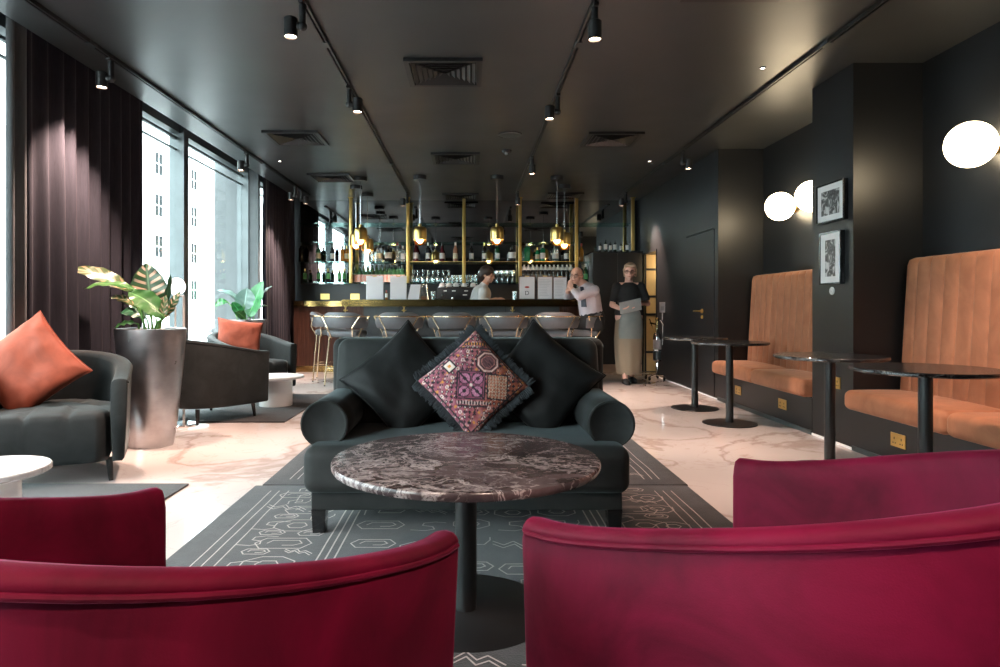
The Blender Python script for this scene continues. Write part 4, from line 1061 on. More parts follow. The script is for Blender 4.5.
# menus standing on the counter
def menu(px0, px1, py0, py1, label, kind, Y=YB + .25):
    x0, x1 = PX(px0, Y), PX(px1, Y); z0, z1 = 1.1545, PZ(py0, Y); w_, h_ = (x1 - x0) / 2, z1 - z0
    t = thing('standing_menu', label, 'menu', ((x0 + x1) / 2, Y, z0), group='menus standing on the bar')
    q = MB(); q.rbox(-w_ - .012, w_ + .012, .003, .014, 0, h_ + .015, .003, k=2); q.build('menu_cover', M['leather_brown'] if kind else M['paper'], t)
    q = MB(); q.box(-w_, w_, -.002, .003, .012, h_); q.build('menu_sheet', M['paper'], t)
    q = MB(); q.cyl((-.03, 0, h_ + .01), (.03, 0, h_ + .01), .007, 8); q.build('menu_clip', M['brass'], t)
    q = MB(); q.box(-.05, .05, .014, .10, 0, .006); q.build('menu_foot', M['leather_brown'], t)
    if kind == 1:
        e = MB(); e.M = T(0, -.0025, h_ * .55, rx=PI / 2); e.lathe([(.001, .001), (.034, .001), (.034, 0)], 24, sy=.42); e.lathe([(.001, .0015), (.02, .0015), (.02, 0)], 20, sy=.35); e.build('emblem', M['red_ink'], t)
        cu_ = bpy.data.curves.new('letter', 'FONT'); cu_.body = 'D'; cu_.size = .085; cu_.align_x = 'CENTER'; cu_.extrude = .0006
        ob = bpy.data.objects.new('letter', cu_); me = bpy.data.meshes.new_from_object(ob); bpy.data.objects.remove(ob)
        lo = bpy.data.objects.new('letter', me); COL.objects.link(lo); me.materials.append(M['ink']); lo.parent = t; lo.location = (0, -.003, h_ * .2); lo.rotation_euler = (PI / 2, 0, 0)
    if kind == 2:
        q = MB(); rnd = random.Random(int(px0))
        for k in range(11): z = h_ * (.88 - .07 * k); q.box(-w_ * .8, w_ * (.75 - .5 * rnd.random()), -.0028, -.002, z - .003, z + .003)
        q.build('printed_line', M['paper_grey'], t)
menu(367, 382.6, 277, 298, 'blank white sheet menu standing on the bar, first from the left', 0)
menu(391, 405.8, 277, 298, 'blank white sheet menu standing on the bar, second from the left', 0)
menu(519.5, 534.5, 277, 299, 'menu in brown cover showing a red emblem above a black letter', 1)
menu(538, 552, 277, 299, 'left page of printed text in brown cover, right of the red emblem menu', 2)
menu(553.8, 566.5, 277.5, 299, 'rightmost page of printed text, nearest the seated man', 2)
# small counter things
Yc = YB + .25
t = thing('display_stand', 'white tapered sheet stand on the bar beside the glass lantern', 'menu stand', (PX(415, Yc), Yc, 1.1545))
q = MB(); q.loft([[(x, y, z) for x, y in ((a - .10, -.05), (a + b_, -.05), (a + b_, .05), (a - .10, .05))] for a, b_, z in ((0, .08, 0), (.045, .037, .21))]); q.build('stand_body', M['paper'], t, angle=20)
q = MB(); q.box(-.07, .09, -.055, .055, -.0, .006); q.build('stand_foot', M['paper'], t)
t = thing('glass_lantern', 'small tapered glass lantern with an amber base on the bar', 'lantern', (PX(424, Yc), Yc, 1.1545))
q = MB(); q.loft([[(a, b_, z) for a, b_ in ((-r, -r), (r, -r), (r, r), (-r, r))] for r, z in ((.062, .012), (.036, .205))], caps=False); q.build('lantern_glass', M['clear_glass'], t, angle=20)
q = MB()
for a, b_ in ((-1, -1), (1, -1), (1, 1), (-1, 1)): q.cyl((a * .064, b_ * .064, .0), (a * .037, b_ * .037, .21), .005, 6)
q.box(-.04, .04, -.04, .04, .205, .213); q.build('lantern_frame', M['pale_brass'], t)
q = MB(); q.lathe([(.001, .0), (.05, 0), (.055, .02), (.04, .045), (.001, .05)], 20); q.build('amber_base', plain('amber wax', (.6, .2, .06), .4), t)
bottle(PX(386.4, Yc), Yc, 1.1545, 'small', 'amber', 'label_white', 'foil_red', 'tiny amber sauce bottle on the bar between the two blank menus', .62)
t = tumbler(PX(433, Yc), Yc, 1.1545, 'clear tumbler on the bar right of the glass lantern', None)
t = tumbler(PX(514.5, Yc), Yc, 1.1545, 'clear tumbler on the bar left of the red emblem menu', None)

# ---------------------------------------------------------------- pendants
def pendant(px, Y, zc, label, s=1.0):
    t = thing('pendant_lamp', label, 'pendant lamp', (PX(px, Y), Y, CZ), group='gold glass pendants over the bar')
    MB().lathe([(.001, -.055), (.085, -.055), (.09, -.05), (.09, 0)], 32).build('canopy', M['black_metal'], t)
    d = zc - CZ
    MB().cyl((0, 0, -.055), (0, 0, d + .16), .0045, 8).build('cord', M['chrome'], t)
    MB().lathe([(.001, .165), (.02, .165), (.022, .15), (.022, .125)], 16).build('socket_cap', M['brass'], t).location = (0, 0, d)
    sh = MB().lathe([(.022, .128), (.060, .125), (.080, .112), (.090, .088), (.0925, .04), (.0925, -.055), (.0905, -.056), (.0905, .04), (.087, .086), (.076, .108), (.05, .12)], 36, caps=False).build('gold_shade', M['brass'], t); sh.location = (0, 0, d)
    gl = MB().lathe([(.0915, -.055), (.089, -.085), (.072, -.115), (.04, -.128), (.001, -.130)], 32, caps=False).build('glass_bottom', M['sphere_glass'], t); gl.location = (0, 0, d)
    b_ = MB(); b_.ell((0, 0, -.055), .042, .042, .048, 20, 14); bo = b_.build('light_bulb', M['bulb'], t); bo.location = (0, 0, d)
pendant(420, 9.1, 2.02, 'gold glass pendant over the bar, left of the two in the middle')
pendant(497, 9.1, 2.02, 'gold glass pendant over the bar, right of the two in the middle, above the bartender')
pendant(360.5, 9.2, 2.02, 'front gold glass pendant of the left cluster by the first brass post')
pendant(356, 9.85, 2.02, 'second gold glass pendant of the left cluster, a little lower in the photo')
pendant(367.5, 10.5, 2.0, 'rearmost gold glass pendant of the left cluster')
pendant(557, 9.15, 2.02, 'front gold glass pendant of the right cluster near the seated man')
pendant(564.3, 9.8, 2.02, 'rear gold glass pendant of the right cluster, partly behind the front one')

# ---------------------------------------------------------------- bar stools
def stool(loc, rz, label):
    t = thing('bar_stool', label, 'bar stool', loc, rz, 'grey and brass bar stools')
    q = MB(); q.rbox(-.215, .215, -.19, .22, .655, .735, .035, crown=.012, k=3, mid=6); q.build('seat', M['stool_leather'], t, angle=60)
    # wrapped back pad
    rings = []; n = 22
    for i in range(n + 1):
        a = math.radians(198 + 144 * i / n); e = min(i, n - i) / n; fl = ss(e * 5)
        top = .905 + .075 * ss(e * 3.2); bot = .765 - .0 * fl
        row = []
        for o, z in ((0, bot + .012), (.018, bot), (.036, bot + .012), (.046, (top + bot) / 2), (.042, top - .015), (.022, top), (.004, top - .012), (-.004, (top + bot) / 2)):
            sp = 1 + .10 * (z - .765) / .2
            row.append((math.cos(a) * (.285 + o) * sp, .06 + math.sin(a) * (.265 + o) * sp, z))
        rings.append(row)
    q = MB(); q.loft(rings); q.build('backrest', M['stool_leather'], t, angle=60)
    rail = []; 
    for i in range(n + 1):
        a = math.radians(200 + 140 * i / n); rail.append((math.cos(a) * .362, .06 + math.sin(a) * .342, .925))
    q = MB(); q.tube([(-.20, -.10, .64), (-.245, -.10, .76)] + [rail[0]] + rail + [rail[-1]] + [(.245, -.10, .76), (.20, -.10, .64)], .0095, 8)
    for s_ in (-1, 1): q.tube([(s_ * .15, -.17, .64), (s_ * .175, -.245, .78), (s_ * .262, -.205, .925)], .009, 8)
    q.build('back_rail', M['pale_brass'], t)
    for sx in (-1, 1):
        for y0_, y1_ in ((-.16, -.215), (.17, .215)):
            q = MB(); q.tube([(sx * .175, y0_, .665), (sx * .225, y1_, .012)], .0105, 8); lg = q.build('leg', M['pale_brass'], t)
            q = MB(); q.cyl((sx * .225, y1_, .0), (sx * .225, y1_, .014), .012, 10); q.build('foot_cap', M['rubber'], lg)
    k = (.665 - .24) / .653; fx = .175 + .05 * k; fa, fb = -.16 - .055 * k, .17 + .045 * k
    q = MB(); q.tube([(-fx, fa, .24), (fx, fa, .24), (fx, fb, .24), (-fx, fb, .24)], .0085, 8, closed=True); q.build('footrest', M['pale_brass'], t)
    q = MB(); q.box(-.18, .18, -.165, .18, .645, .66); q.build('seat_frame', M['black_metal'], t)
    return t
st = stool((PX(345, 8.97) + .02, 9.0, 0), -.22, 'grey bar stool with brass legs in view, at left end of the bar front')
for px, rz, lb in ((400, 0, 'grey bar stool before the bar, second from the left of the front row'), (452, .02, 'grey bar stool before the bar, behind the patterned cushion'), (503.5, 0, 'grey bar stool before the bar, just right of the patterned cushion'), (554.5, -.06, 'grey bar stool before the bar, the right one of the front row')):
    dup(st, (PX(px, 8.97), 8.97, 0), rz, lb)
dup(st, (PX(330, 9.62), 9.62, 0), -PI / 2 + .1, 'grey bar stool seen side on, round the left corner of the bar')
dup(st, (1.56, 9.2, 0), PI / 2 - .12, 'grey bar stool round the right corner of the bar, under the seated man')
# extinguisher-like chrome cylinder on a stand by the doorway
t = thing('chrome_canister_stand', 'chrome canister with a small sign on a wheeled stand by the doorway', 'canister', (2.70, 9.62, 0))
q = MB(); q.lathe([(.001, .27), (.05, .27), (.058, .285), (.058, .62), (.05, .66), (.022, .69), (.018, .74), (.001, .74)], 28); q.build('canister', M['chrome'], t)
q = MB(); q.lathe([(.0585, .44), (.0585, .58)], 28, caps=False); q.build('paper_band', M['paper'], t)
q = MB(); q.lathe([(.0588, .29), (.0588, .42)], 28, caps=False); q.build('dark_band', M['grey_metal'], t)
q = MB(); q.tube([(0, 0, .27), (.0, 0, .12), (-.03, -.02, .075), (-.10, -.05, .06)], .012, 8); q.tube([(.08, 0, .5), (.085, 0, .8), (.05, 0, .86), (0, 0, .86)], .010, 8); q.tube([(.058, 0, .5), (.08, 0, .5)], .01, 8); q.build('stand_tube', M['chrome'], t)
for a in range(5):
    q = MB(); x, y = math.cos(a * 1.2566) * .17, math.sin(a * 1.2566) * .17; q.tube([(-.03, -.02, .08), (x, y, .055)], .010, 6); lg = q.build('stand_leg', M['chrome'], t)
    q = MB(); q.M = T(x, y, .028, ry=PI / 2); q.lathe([(.001, -.012), (.026, -.012), (.026, .012), (.001, .012)], 16); q.build('caster', M['rubber'], lg)
q = MB(); q.tube([(0, 0, .74), (0, 0, .86)], .014, 8); q.tube([(-.02, -.01, .80), (-.11, -.03, .82)], .013, 8); q.tube([(-.07, -.02, .74), (-.12, -.03, .88)], .008, 8); q.ell((.0, 0, .87), .03, .03, .03); q.build('tap_head', M['brass_dark'], t)
q = MB(); q.rbox(.03, .115, -.012, -.002, .97, 1.12, .006, k=2); q.box(.066, .078, -.008, -.002, .86, .97); q.build('sign_plate', M['paper'], t)
q = MB(); q.box(.05, .095, -.0135, -.012, 1.0, 1.06); q.build('sign_print', M['paper_grey'], t)
# gold display cabinet inside the passage
t = thing('gold_shelving', 'tall gold lit panelled shelving seen through the narrow doorway', 'shelving', (3.12, 10.84, 0))
q = MB(); q.box(-.29, .34, -.02, .03, 0.01, 1.91); q.build('back_panel', plain('pale gold panel', (.62, .43, .20), .4, .2), t)
q = MB()
for z in (.32, .93, 1.22, 1.66): q.box(-.29, .34, -.035, -.018, z - .018, z + .018)
for x in (-.275, .05, .32): q.box(x - .013, x + .013, -.033, -.018, 0.01, 1.91)
q.build('panel_bar', M['black_metal'], t)
ld = bpy.data.lights.new('passage_lamp', 'POINT'); ld.energy = 8; ld.color = (1, .74, .42); ld.shadow_soft_size = .08
lo = bpy.data.objects.new('passage_lamp', ld); COL.objects.link(lo); lo.location = (3.3, 10.3, 1.75)
# ================================================================== PLANTS
def leafmat(name, g0, g1, stripe=None, sw=.5, fr=26):
    m, nt, b = new_mat(name); at = N(nt, 'ShaderNodeAttribute', attribute_name='leafuv'); sp = nt.nodes.new('ShaderNodeSeparateColor'); nt.links.new(at.outputs['Color'], sp.inputs[0])
    n1 = N(nt, 'ShaderNodeTexNoise', Scale=14.0, Detail=4.0); nt.links.new(coords(nt), n1.inputs['Vector'])
    col = ramp(nt, n1.outputs['Fac'], [(.3, g0), (.7, g1)])
    # midrib and side stripes: red = |u| across, green = v along
    if stripe:
        ma = nt.nodes.new('ShaderNodeMath'); ma.operation = 'MULTIPLY_ADD'; nt.links.new(sp.outputs[1], ma.inputs[0]); ma.inputs[1].default_value = fr
        mb_ = nt.nodes.new('ShaderNodeMath'); mb_.operation = 'MULTIPLY'; nt.links.new(sp.outputs[0], mb_.inputs[0]); mb_.inputs[1].default_value = -6.0; nt.links.new(mb_.outputs[0], ma.inputs[2])
        sn = nt.nodes.new('ShaderNodeMath'); sn.operation = 'SINE'; nt.links.new(ma.outputs[0], sn.inputs[0])
        mk = ramp(nt, sn.outputs[0], [(sw, 0), (min(1, sw + .2), 1)])
        ed = ramp(nt, sp.outputs[0], [(.08, 0), (.2, 1), (.78, 1), (.92, 0)])
        col = mixc(nt, mixc(nt, 1, mk, ed, 'MULTIPLY'), col, stripe)
    rib = ramp(nt, sp.outputs[0], [(.03, 1), (.07, 0)])
    col = mixc(nt, rib, col, tuple(min(1, c * 1.9 + .04) for c in g1))
    nt.links.new(col, b.inputs['Base Color']); b.inputs['Roughness'].default_value = .32; b.inputs['Transmission Weight'].default_value = 0
    return m
M['leaf'] = leafmat('mid green leaf', (.020, .085, .02), (.055, .15, .035))
M['leaf_dark'] = leafmat('deep green leaf', (.008, .045, .02), (.02, .08, .035))
M['leaf_striped'] = leafmat('green leaf with pink cream stripes', (.014, .045, .015), (.035, .08, .022), (.50, .32, .22), .25, 40)
M['leaf_pale'] = leafmat('green leaf edged pinkish cream', (.035, .07, .02), (.08, .11, .035), (.36, .22, .13), .35, 30)
M['leaf_bright'] = leafmat('bright green leaf', (.010, .085, .02), (.028, .16, .04))
M['leaf_silver'] = leafmat('silvery green leaf', (.09, .16, .13), (.17, .24, .21))
M['stalk'] = plain('green stalk', (.10, .22, .05), .4)
def leaf(parent, base, tip, width, mat, up=(0, 0, 1), arch=.12, fold=.15, shape=.9, face=None, name='leaf', curl=0, stem_from=None):
    base, tip = Vector(base), Vector(tip); d = tip - base; L = d.length; dn = d.normalized()
    upv = Vector(face) if face else Vector(up)
    side = dn.cross(upv)
    if side.length < .05: side = dn.cross(Vector((0, 1, 0)))
    side.normalize(); nrm = side.cross(dn).normalized(); n, mm = 18, 8; mb = MB(); vs = []; uv = []
    for i in range(n + 1):
        v = i / n; c = base + d * v + Vector((0, 0, 1)) * arch * L * math.sin(PI * v) - Vector((0, 0, 1)) * curl * L * v ** 3
        w_ = width / 2 * (math.sin(PI * min(1, v ** shape)) ** .68) * (1 if v < .999 else 0) + .0008
        for j in range(-mm // 2, mm // 2 + 1):
            u = j / (mm / 2); p = c + side * u * w_ + nrm * (fold * abs(u) ** 1.4 * w_ + .006 * math.sin(v * 22 + u * 2) * abs(u))
            vs.append(p); uv.append((abs(u), v, 0, 1))
    k = mm + 1
    fs = [(i * k + j, (i + 1) * k + j, (i + 1) * k + j + 1, i * k + j + 1) for i in range(n) for j in range(mm)]
    nv = len(vs); vs2 = [p - nrm * .0018 for p in vs]
    mb.add(vs, fs); mb.add(vs2, [f[::-1] for f in fs])
    o = mb.build(name, mat, parent, merge=False, recalc=False, angle=80)
    ca = o.data.color_attributes.new('leafuv', 'FLOAT_COLOR', 'POINT')
    for i in range(len(o.data.vertices)): ca.data[i].color = uv[i % nv]
    if stem_from is not None:
        s = Vector(stem_from); MB().tube([s, s.lerp(base, .5) + Vector((0, 0, .04)), base, base + d * .25 + Vector((0, 0, arch * L * .7))], [.009, .007, .006, .003], 8).build('leaf_stalk', M['stalk'], o)
    return o
def planter(parent, h=.885, rt=.252, rb=.162):
    pr = [(.001, 0), (rb, 0)] + [(rb + (rt - rb) * (k / 10) ** .82, h * k / 10) for k in range(1, 11)] + [(rt - .012, h + .003), (rt - .022, h - .004), (rt - .03, h - .07), (.001, h - .07)]
    MB().lathe(pr, 64).build('planter_pot', M['silver'], parent, angle=50)
    MB().lathe([(rt - .03, h - .068), (rt * .5, h - .05), (.001, h - .045)], 40, caps=False).build('soil', M['soil'], parent)
P1 = (-2.43, 5.08)
t = thing('potted_plant', 'tall tapered silver planter with a striped leaf plant, left of the middle', 'potted plant', (P1[0], P1[1], 0), group='plants in silver planters')
planter(t)
def q1(px, py, dy=0): Y = P1[1] + dy; return (PX(px, Y) - P1[0], dy, PZ(py, Y))
s0 = lambda a, b_: (a, b_, .84)
leaf(t, q1(151, 306), q1(146, 263), .28, M['leaf_striped'], face=(.15, -1, .25), arch=0, fold=.12, shape=.62, stem_from=s0(.0, .02), curl=0)
leaf(t, q1(131, 291, -.05), q1(72, 267, -.12), .13, M['leaf_pale'], face=(.2, -.8, .75), arch=.06, stem_from=s0(-.02, -.02), curl=.02)
leaf(t, q1(138, 291, -.12), q1(84, 285, -.2), .09, M['leaf'], face=(.1, -.5, 1), arch=.10, stem_from=s0(-.02, -.05), curl=.08)
leaf(t, q1(165, 318, -.1), q1(128, 292, -.16), .16, M['leaf'], face=(.5, -.85, .45), arch=.10, stem_from=s0(.03, -.05))
leaf(t, q1(136, 306, -.05), q1(110, 297, -.1), .08, M['leaf_pale'], face=(.2, -.6, .8), arch=.1, stem_from=s0(-.03, 0))
leaf(t, q1(163, 317, -.02), q1(171, 274, -.05), .055, M['leaf_dark'], face=(1, -.5, .1), arch=0, stem_from=s0(.04, 0))
leaf(t, q1(164, 318, .0), q1(180, 292, .0), .09, M['leaf_striped'], face=(-.3, -1, .2), arch=0, stem_from=s0(.05, .02))
leaf(t, q1(162, 320, -.1), q1(166, 295, -.12), .06, M['leaf_pale'], face=(.2, -1, .1), arch=0, stem_from=s0(.03, -.04))
leaf(t, q1(146, 318, .05), q1(121, 312, .1), .12, M['leaf_dark'], face=(.1, -.7, .7), arch=.12, stem_from=s0(-.03, .04))
leaf(t, q1(138, 324, -.1), q1(114, 328, -.16), .07, M['leaf'], face=(.1, -.4, 1), arch=.14, stem_from=s0(-.06, -.06))
leaf(t, q1(150, 315, .08), q1(126, 302, .14), .10, M['leaf_dark'], face=(.1, -.7, .7), arch=.10, stem_from=s0(-.01, .06))
leaf(t, q1(156, 318, .10), q1(160, 296, .16), .10, M['leaf_dark'], face=(.3, -1, .3), arch=.02, stem_from=s0(.01, .08))
P2 = (-2.93, 8.75)
t = thing('potted_plant', 'bright green plant in a planter behind the far armchair with rust cushion', 'potted plant', (P2[0], P2[1], 0), group='plants in silver planters')
planter(t)
def q2(px, py, dy=0): Y = P2[1] + dy; return (PX(px, Y) - P2[0], dy, PZ(py, Y))
leaf(t, q2(248, 317), q2(263, 281), .34, M['leaf_bright'], face=(-.6, -.9, .2), arch=0, shape=.75, stem_from=s0(0, 0))
leaf(t, q2(244, 310), q2(247, 288), .26, M['leaf_silver'], face=(.2, -1, .2), arch=0, stem_from=s0(-.02, .02))
leaf(t, q2(243, 304), q2(217, 290), .10, M['leaf_silver'], face=(.2, -.5, 1), arch=.12, stem_from=s0(-.04, 0))
leaf(t, q2(254, 306), q2(272, 286), .12, M['leaf_silver'], face=(-.4, -.5, 1), arch=.10, stem_from=s0(.03, .02))
leaf(t, q2(228, 302, -.05), q2(214, 307, -.1), .09, M['leaf_bright'], face=(.2, -1, .4), arch=.2, stem_from=s0(-.08, -.05))
leaf(t, q2(243, 318, -.08), q2(232, 302, -.14), .13, M['leaf_bright'], face=(.3, -1, .4), arch=.05, stem_from=s0(-.03, -.06))
leaf(t, q2(246, 320, -.1), q2(236, 312, -.2), .12, M['leaf'], face=(.2, -1, .6), arch=.1, stem_from=s0(-.02, -.08))
leaf(t, q2(256, 312, 0), q2(268, 306, .0), .07, M['leaf'], face=(-.2, -.5, 1), arch=.2, stem_from=s0(.08, 0))

# globe floor lamp behind the planter
LX, LY = PX(183, 5.95), 5.95
t = thing('globe_floor_lamp', 'white globe with black stripes on a thin white stand behind the silver planter', 'floor lamp', (PX(176.5, LY), LY, 0))
zc = PZ(286.5, LY); g = MB(); g.ell((0, 0, zc), .076, .076, .078, 32, 24); g.build('globe', M['lamp_glass'], t)
g = MB()
for k, (za, l_) in enumerate(((-.012, .5), (-.026, .7), (-.040, .6))):
    pts = []
    for j in range(11):
        a = math.radians(-75 + 45 * l_ * (j / 5 - 1) + 20); z = za + .018 * (j / 10 - .5); r = math.sqrt(max(0, .0765 ** 2 - z * z)); pts.append((r * math.cos(a), r * math.sin(a), zc + z))
    g.tube(pts, .0034, 6)
g.build('black_stripe', M['ink'], t)
g = MB(); g.cyl((.065, 0, .012), (.065, 0, zc - .085), .011, 10); g.cyl((-.01, 0, .012), (-.01, 0, zc - .085), .007, 10); g.tube([(-.03, 0, zc - .085), (.072, 0, zc - .085)], .010, 8); g.build('stand', M['white_paint'], t)
g = MB(); g.lathe([(.001, 0), (.14, 0), (.145, .006), (.14, .012), (.001, .014)], 40, c=(.03, 0, 0)); g.build('chrome_base', M['chrome'], t)

# ================================================================== PEOPLE
def remeshed(mb, name, mat, parent, vox, it=6):
    o = mb.build(name, mat, parent, merge=False, recalc=True)
    r = o.modifiers.new('remesh', 'REMESH'); r.mode = 'VOXEL'; r.voxel_size = vox; r.use_smooth_shade = True
    s = o.modifiers.new('smooth', 'SMOOTH'); s.factor = .5; s.iterations = it
    return o
def head(mb, c, yaw, pitch=0, roll=0, s=1.0):
    """head facing local -Y at centre c; returns the matrix"""
    Mh = Matrix.Translation(c) @ Matrix.Rotation(yaw, 4, 'Z') @ Matrix.Rotation(pitch, 4, 'X') @ Matrix.Rotation(roll, 4, 'Y') @ Matrix.Scale(s, 4)
    old = mb.M; mb.M = old @ Mh
    mb.ell((0, .015, .03), .076, .095, .085, 20, 14); mb.ell((0, -.025, -.035), .058, .070, .075, 20, 14)
    mb.ell((0, -.06, -.085), .030, .030, .024); mb.caps_((0, -.092, .005), (0, -.108, -.028), .010, .014); mb.ell((0, -.105, -.032), .018, .012, .009)
    mb.ell((0, -.088, -.062), .024, .012, .010); mb.caps_((-.04, -.078, .022), (.04, -.078, .022), .014, .014)
    for sx in (-1, 1): mb.ell((sx * .076, .012, -.008), .010, .022, .032); mb.ell((sx * .042, -.062, -.025), .024, .022, .026)
    mb.M = old; return Mh
def face_bits(parent, Mh, glasses=False, lips=True):
    e = MB(); e.M = Mh
    for sx in (-1, 1): e.ell((sx * .032, -.088, .002), .010, .005, .006, 12, 8)
    e.build('eye', M['eye'], parent)
    b_ = MB(); b_.M = Mh
    for sx in (-1, 1): b_.tube([(sx * .015, -.096, .022), (sx * .035, -.093, .028), (sx * .054, -.078, .020)], .004, 6)
    b_.build('eyebrow', M['hair_dark'], parent)
    if lips: l_ = MB(); l_.M = Mh; l_.tube([(-.022, -.098, -.062), (0, -.102, -.060), (.022, -.098, -.062)], .004, 6); l_.build('lips', M['lip'], parent)
    if glasses:
        g = MB(); g.M = Mh
        for sx in (-1, 1):
            g.tube([(sx * .034 + .024 * math.cos(k * PI / 8), -.103, .002 + .019 * math.sin(k * PI / 8)) for k in range(16)], .0018, 6, closed=True); g.tube([(sx * .058, -.103, .006), (sx * .082, -.05, .008), (sx * .082, .01, .004)], .0025, 6)
        g.tube([(-.010, -.105, .006), (.010, -.105, .006)], .003, 6); g.build('glasses', M['ink'], parent)
def hand(mb, w, tipdir, palm_n, side, s=1.0, curl=.5):
    """palm + four fingers + thumb; w wrist, tipdir direction of fingers, palm_n palm normal, side +1/-1 thumb side"""
    w = Vector(w); f = Vector(tipdir).normalized(); n = Vector(palm_n); n = (n - f * n.dot(f)).normalized(); t = f.cross(n) * side
    for k in (-1, -.33, .33, 1): mb.caps_(w + t * k * .018 * s, w + f * .085 * s + t * k * .030 * s, .015 * s, .013 * s, 10)
    for k, ln in ((-1, .058), (-.33, .072), (.33, .078), (1, .068)):
        b0 = w + f * .09 * s + t * k * .030 * s; m1 = b0 + (f * (1 - curl * .4) + n * curl * .6) * ln * .5 * s; m2 = m1 + (f * (1 - curl) + n * curl) * ln * .5 * s
        mb.caps_(b0, m1, .0105 * s, .0095 * s, 10); mb.caps_(m1, m2, .0095 * s, .008 * s, 10)
    b0 = w + f * .03 * s + t * .028 * s; m1 = b0 + (f * .6 + t * .7 + n * .3) * .042 * s; m2 = m1 + (f * .85 + t * .25 + n * .4) * .034 * s
    mb.caps_(b0, m1, .014 * s, .011 * s, 10); mb.caps_(m1, m2, .011 * s, .009 * s, 10)
def chain(mb, pts, rs):
    for i in range(len(pts) - 1): mb.caps_(pts[i], pts[i + 1], rs[i], rs[i + 1])

# ---- waitress walking on the right
W0 = (2.19, 9.2, 0)
t = thing('person', 'person standing in black top and long khaki skirt holding a grey folder by the doorway', 'person', W0)
b_ = MB()
hc = Vector((.01, -.03, 1.535)); Mh = head(b_, hc, -.30, .12, 0, .98)
chain(b_, [(0, .01, 1.30), (0, .0, 1.40), (.0, -.01, 1.48)], [.075, .056, .052])
b_.caps_((-.13, .01, 1.335), (.13, .01, 1.335), .055, .055); b_.caps_((0, 0, 1.05), (0, 0, 1.28), .125, .12); b_.caps_((-.06, 0, .92), (.06, 0, .92), .13, .13)
RS, RE, RH = Vector((-.165, .0, 1.33)), Vector((-.235, -.03, 1.08)), Vector((-.175, -.22, 1.03))     # its right arm, at photo left
LS, LE, LH = Vector((.165, .0, 1.33)), Vector((.255, -.02, 1.10)), Vector((.085, -.22, 1.10))
chain(b_, [RS, RE, RH], [.050, .040, .027]); chain(b_, [LS, LE, LH], [.050, .040, .027])
hand(b_, RH, (.75, -.35, .1), (0, -.3, 1), -1, 1.0, .5); hand(b_, LH, (-.8, -.35, -.25), (0, .6, -.6), -1, 1.0, .5)
for sx, ya, yk in ((-1, -.10, -.05), (1, .12, .05)):
    chain(b_, [(sx * .075, 0, .88), (sx * .075, yk, .48), (sx * .07, ya, .07)], [.085, .058, .036]); b_.caps_((sx * .07, ya + .03, .04), (sx * .075, ya - .13, .03), .033, .026)
body = remeshed(b_, 'body', M['skin_b'], t, .0075, 5)
face_bits(t, Mh, True)
hr = MB(); hr.M = Mh; hr.ell((0, .035, .045), .088, .095, .088, 20, 14); hr.ell((0, .075, -.02), .078, .055, .075); hr.ell((0, .125, .02), .045, .045, .045); hr.caps_((-.078, .0, .03), (-.075, .03, -.06), .022, .018); hr.caps_((.078, .0, .03), (.075, .03, -.06), .022, .018); hr.caps_((-.06, -.05, .085), (.06, -.05, .085), .022, .022)
remeshed(hr, 'hair', M['hair_blond'], t, .009, 4)
c_ = MB(); c_.caps_((-.14, .01, 1.312), (.14, .01, 1.312), .067, .067); c_.caps_((0, .0, 1.02), (0, 0, 1.26), .145, .142); c_.caps_((-.10, 0, 1.2), (.10, 0, 1.2), .085, .085); c_.caps_((-.05, -.05, 1.2), (.05, -.05, 1.2), .08, .08); c_.caps_((-.06, 0, .98), (.06, 0, .98), .137, .137)
for S_, E_ in ((RS, RE), (LS, LE)): c_.caps_(S_, S_.lerp(E_, .72), .066, .056)
remeshed(c_, 'black_top', M['cloth_black'], t, .012, 5)
rings = []
for z, rx_, ry_, yo in ((1.0, .150, .140, 0), (.95, .165, .150, 0), (.82, .185, .165, 0), (.6, .195, .175, .0), (.38, .185, .18, .0), (.2, .165, .175, .01), (.13, .155, .17, .01)):
    rings.append([(rx_ * (1 + .05 * math.sin(k * 7 * PI / 24) * (1.1 - z)) * math.cos(2 * PI * k / 48), yo + ry_ * (1 + .05 * math.sin(k * 7 * PI / 24 + 1) * (1.1 - z)) * math.sin(2 * PI * k / 48), z) for k in range(48)])
MB().loft(rings).build('long_skirt', M['cloth_khaki'], t, angle=60)
ap = []
for th in (0, .006):
    for z, hw in ((1.0, .11), (.9, .15), (.75, .17), (.62, .16)):
        ap.append([(hw * u, -(.150 + .030 * (1 - abs(z - .8) * 2)) * math.sqrt(max(.05, 1 - (hw * u / .21) ** 2)) - .012 - th, z) for u in [x / 6 for x in range(-6, 7)]])
MB().loft([ap[k] + ap[4 + k][::-1] for k in range(4)]).build('apron', M['cloth_grey'], t, angle=60)
for sx, ya in ((-1, -.10), (1, .12)):
    s_ = MB(); s_.caps_((sx * .07, ya + .045, .045), (sx * .077, ya - .15, .035), .043, .034); s_.box(sx * .073 - .035, sx * .073 + .035, ya - .16, ya + .08, 0, .03); remeshed(s_, 'shoe', M['cloth_black'], t, .010, 3)
# the folder in its hands
fd = thing('folder', 'grey folder held at the waist by the person in black', 'folder', (W0[0] - .05, W0[1] - .285, 1.06))
q = MB(); q.M = T(rx=-.9, ry=-.22, rz=-.1); q.rbox(-.14, .15, -.10, .10, -.006, .006, .004, k=2); q.build('folder_cover', plain('grey green folder', (.22, .25, .26), .5), fd)
q = MB(); q.M = T(rx=-.9, ry=-.22, rz=-.1); q.box(-.12, .13, -.085, .085, .006, .0085); q.build('paper_sheet', M['paper'], fd)

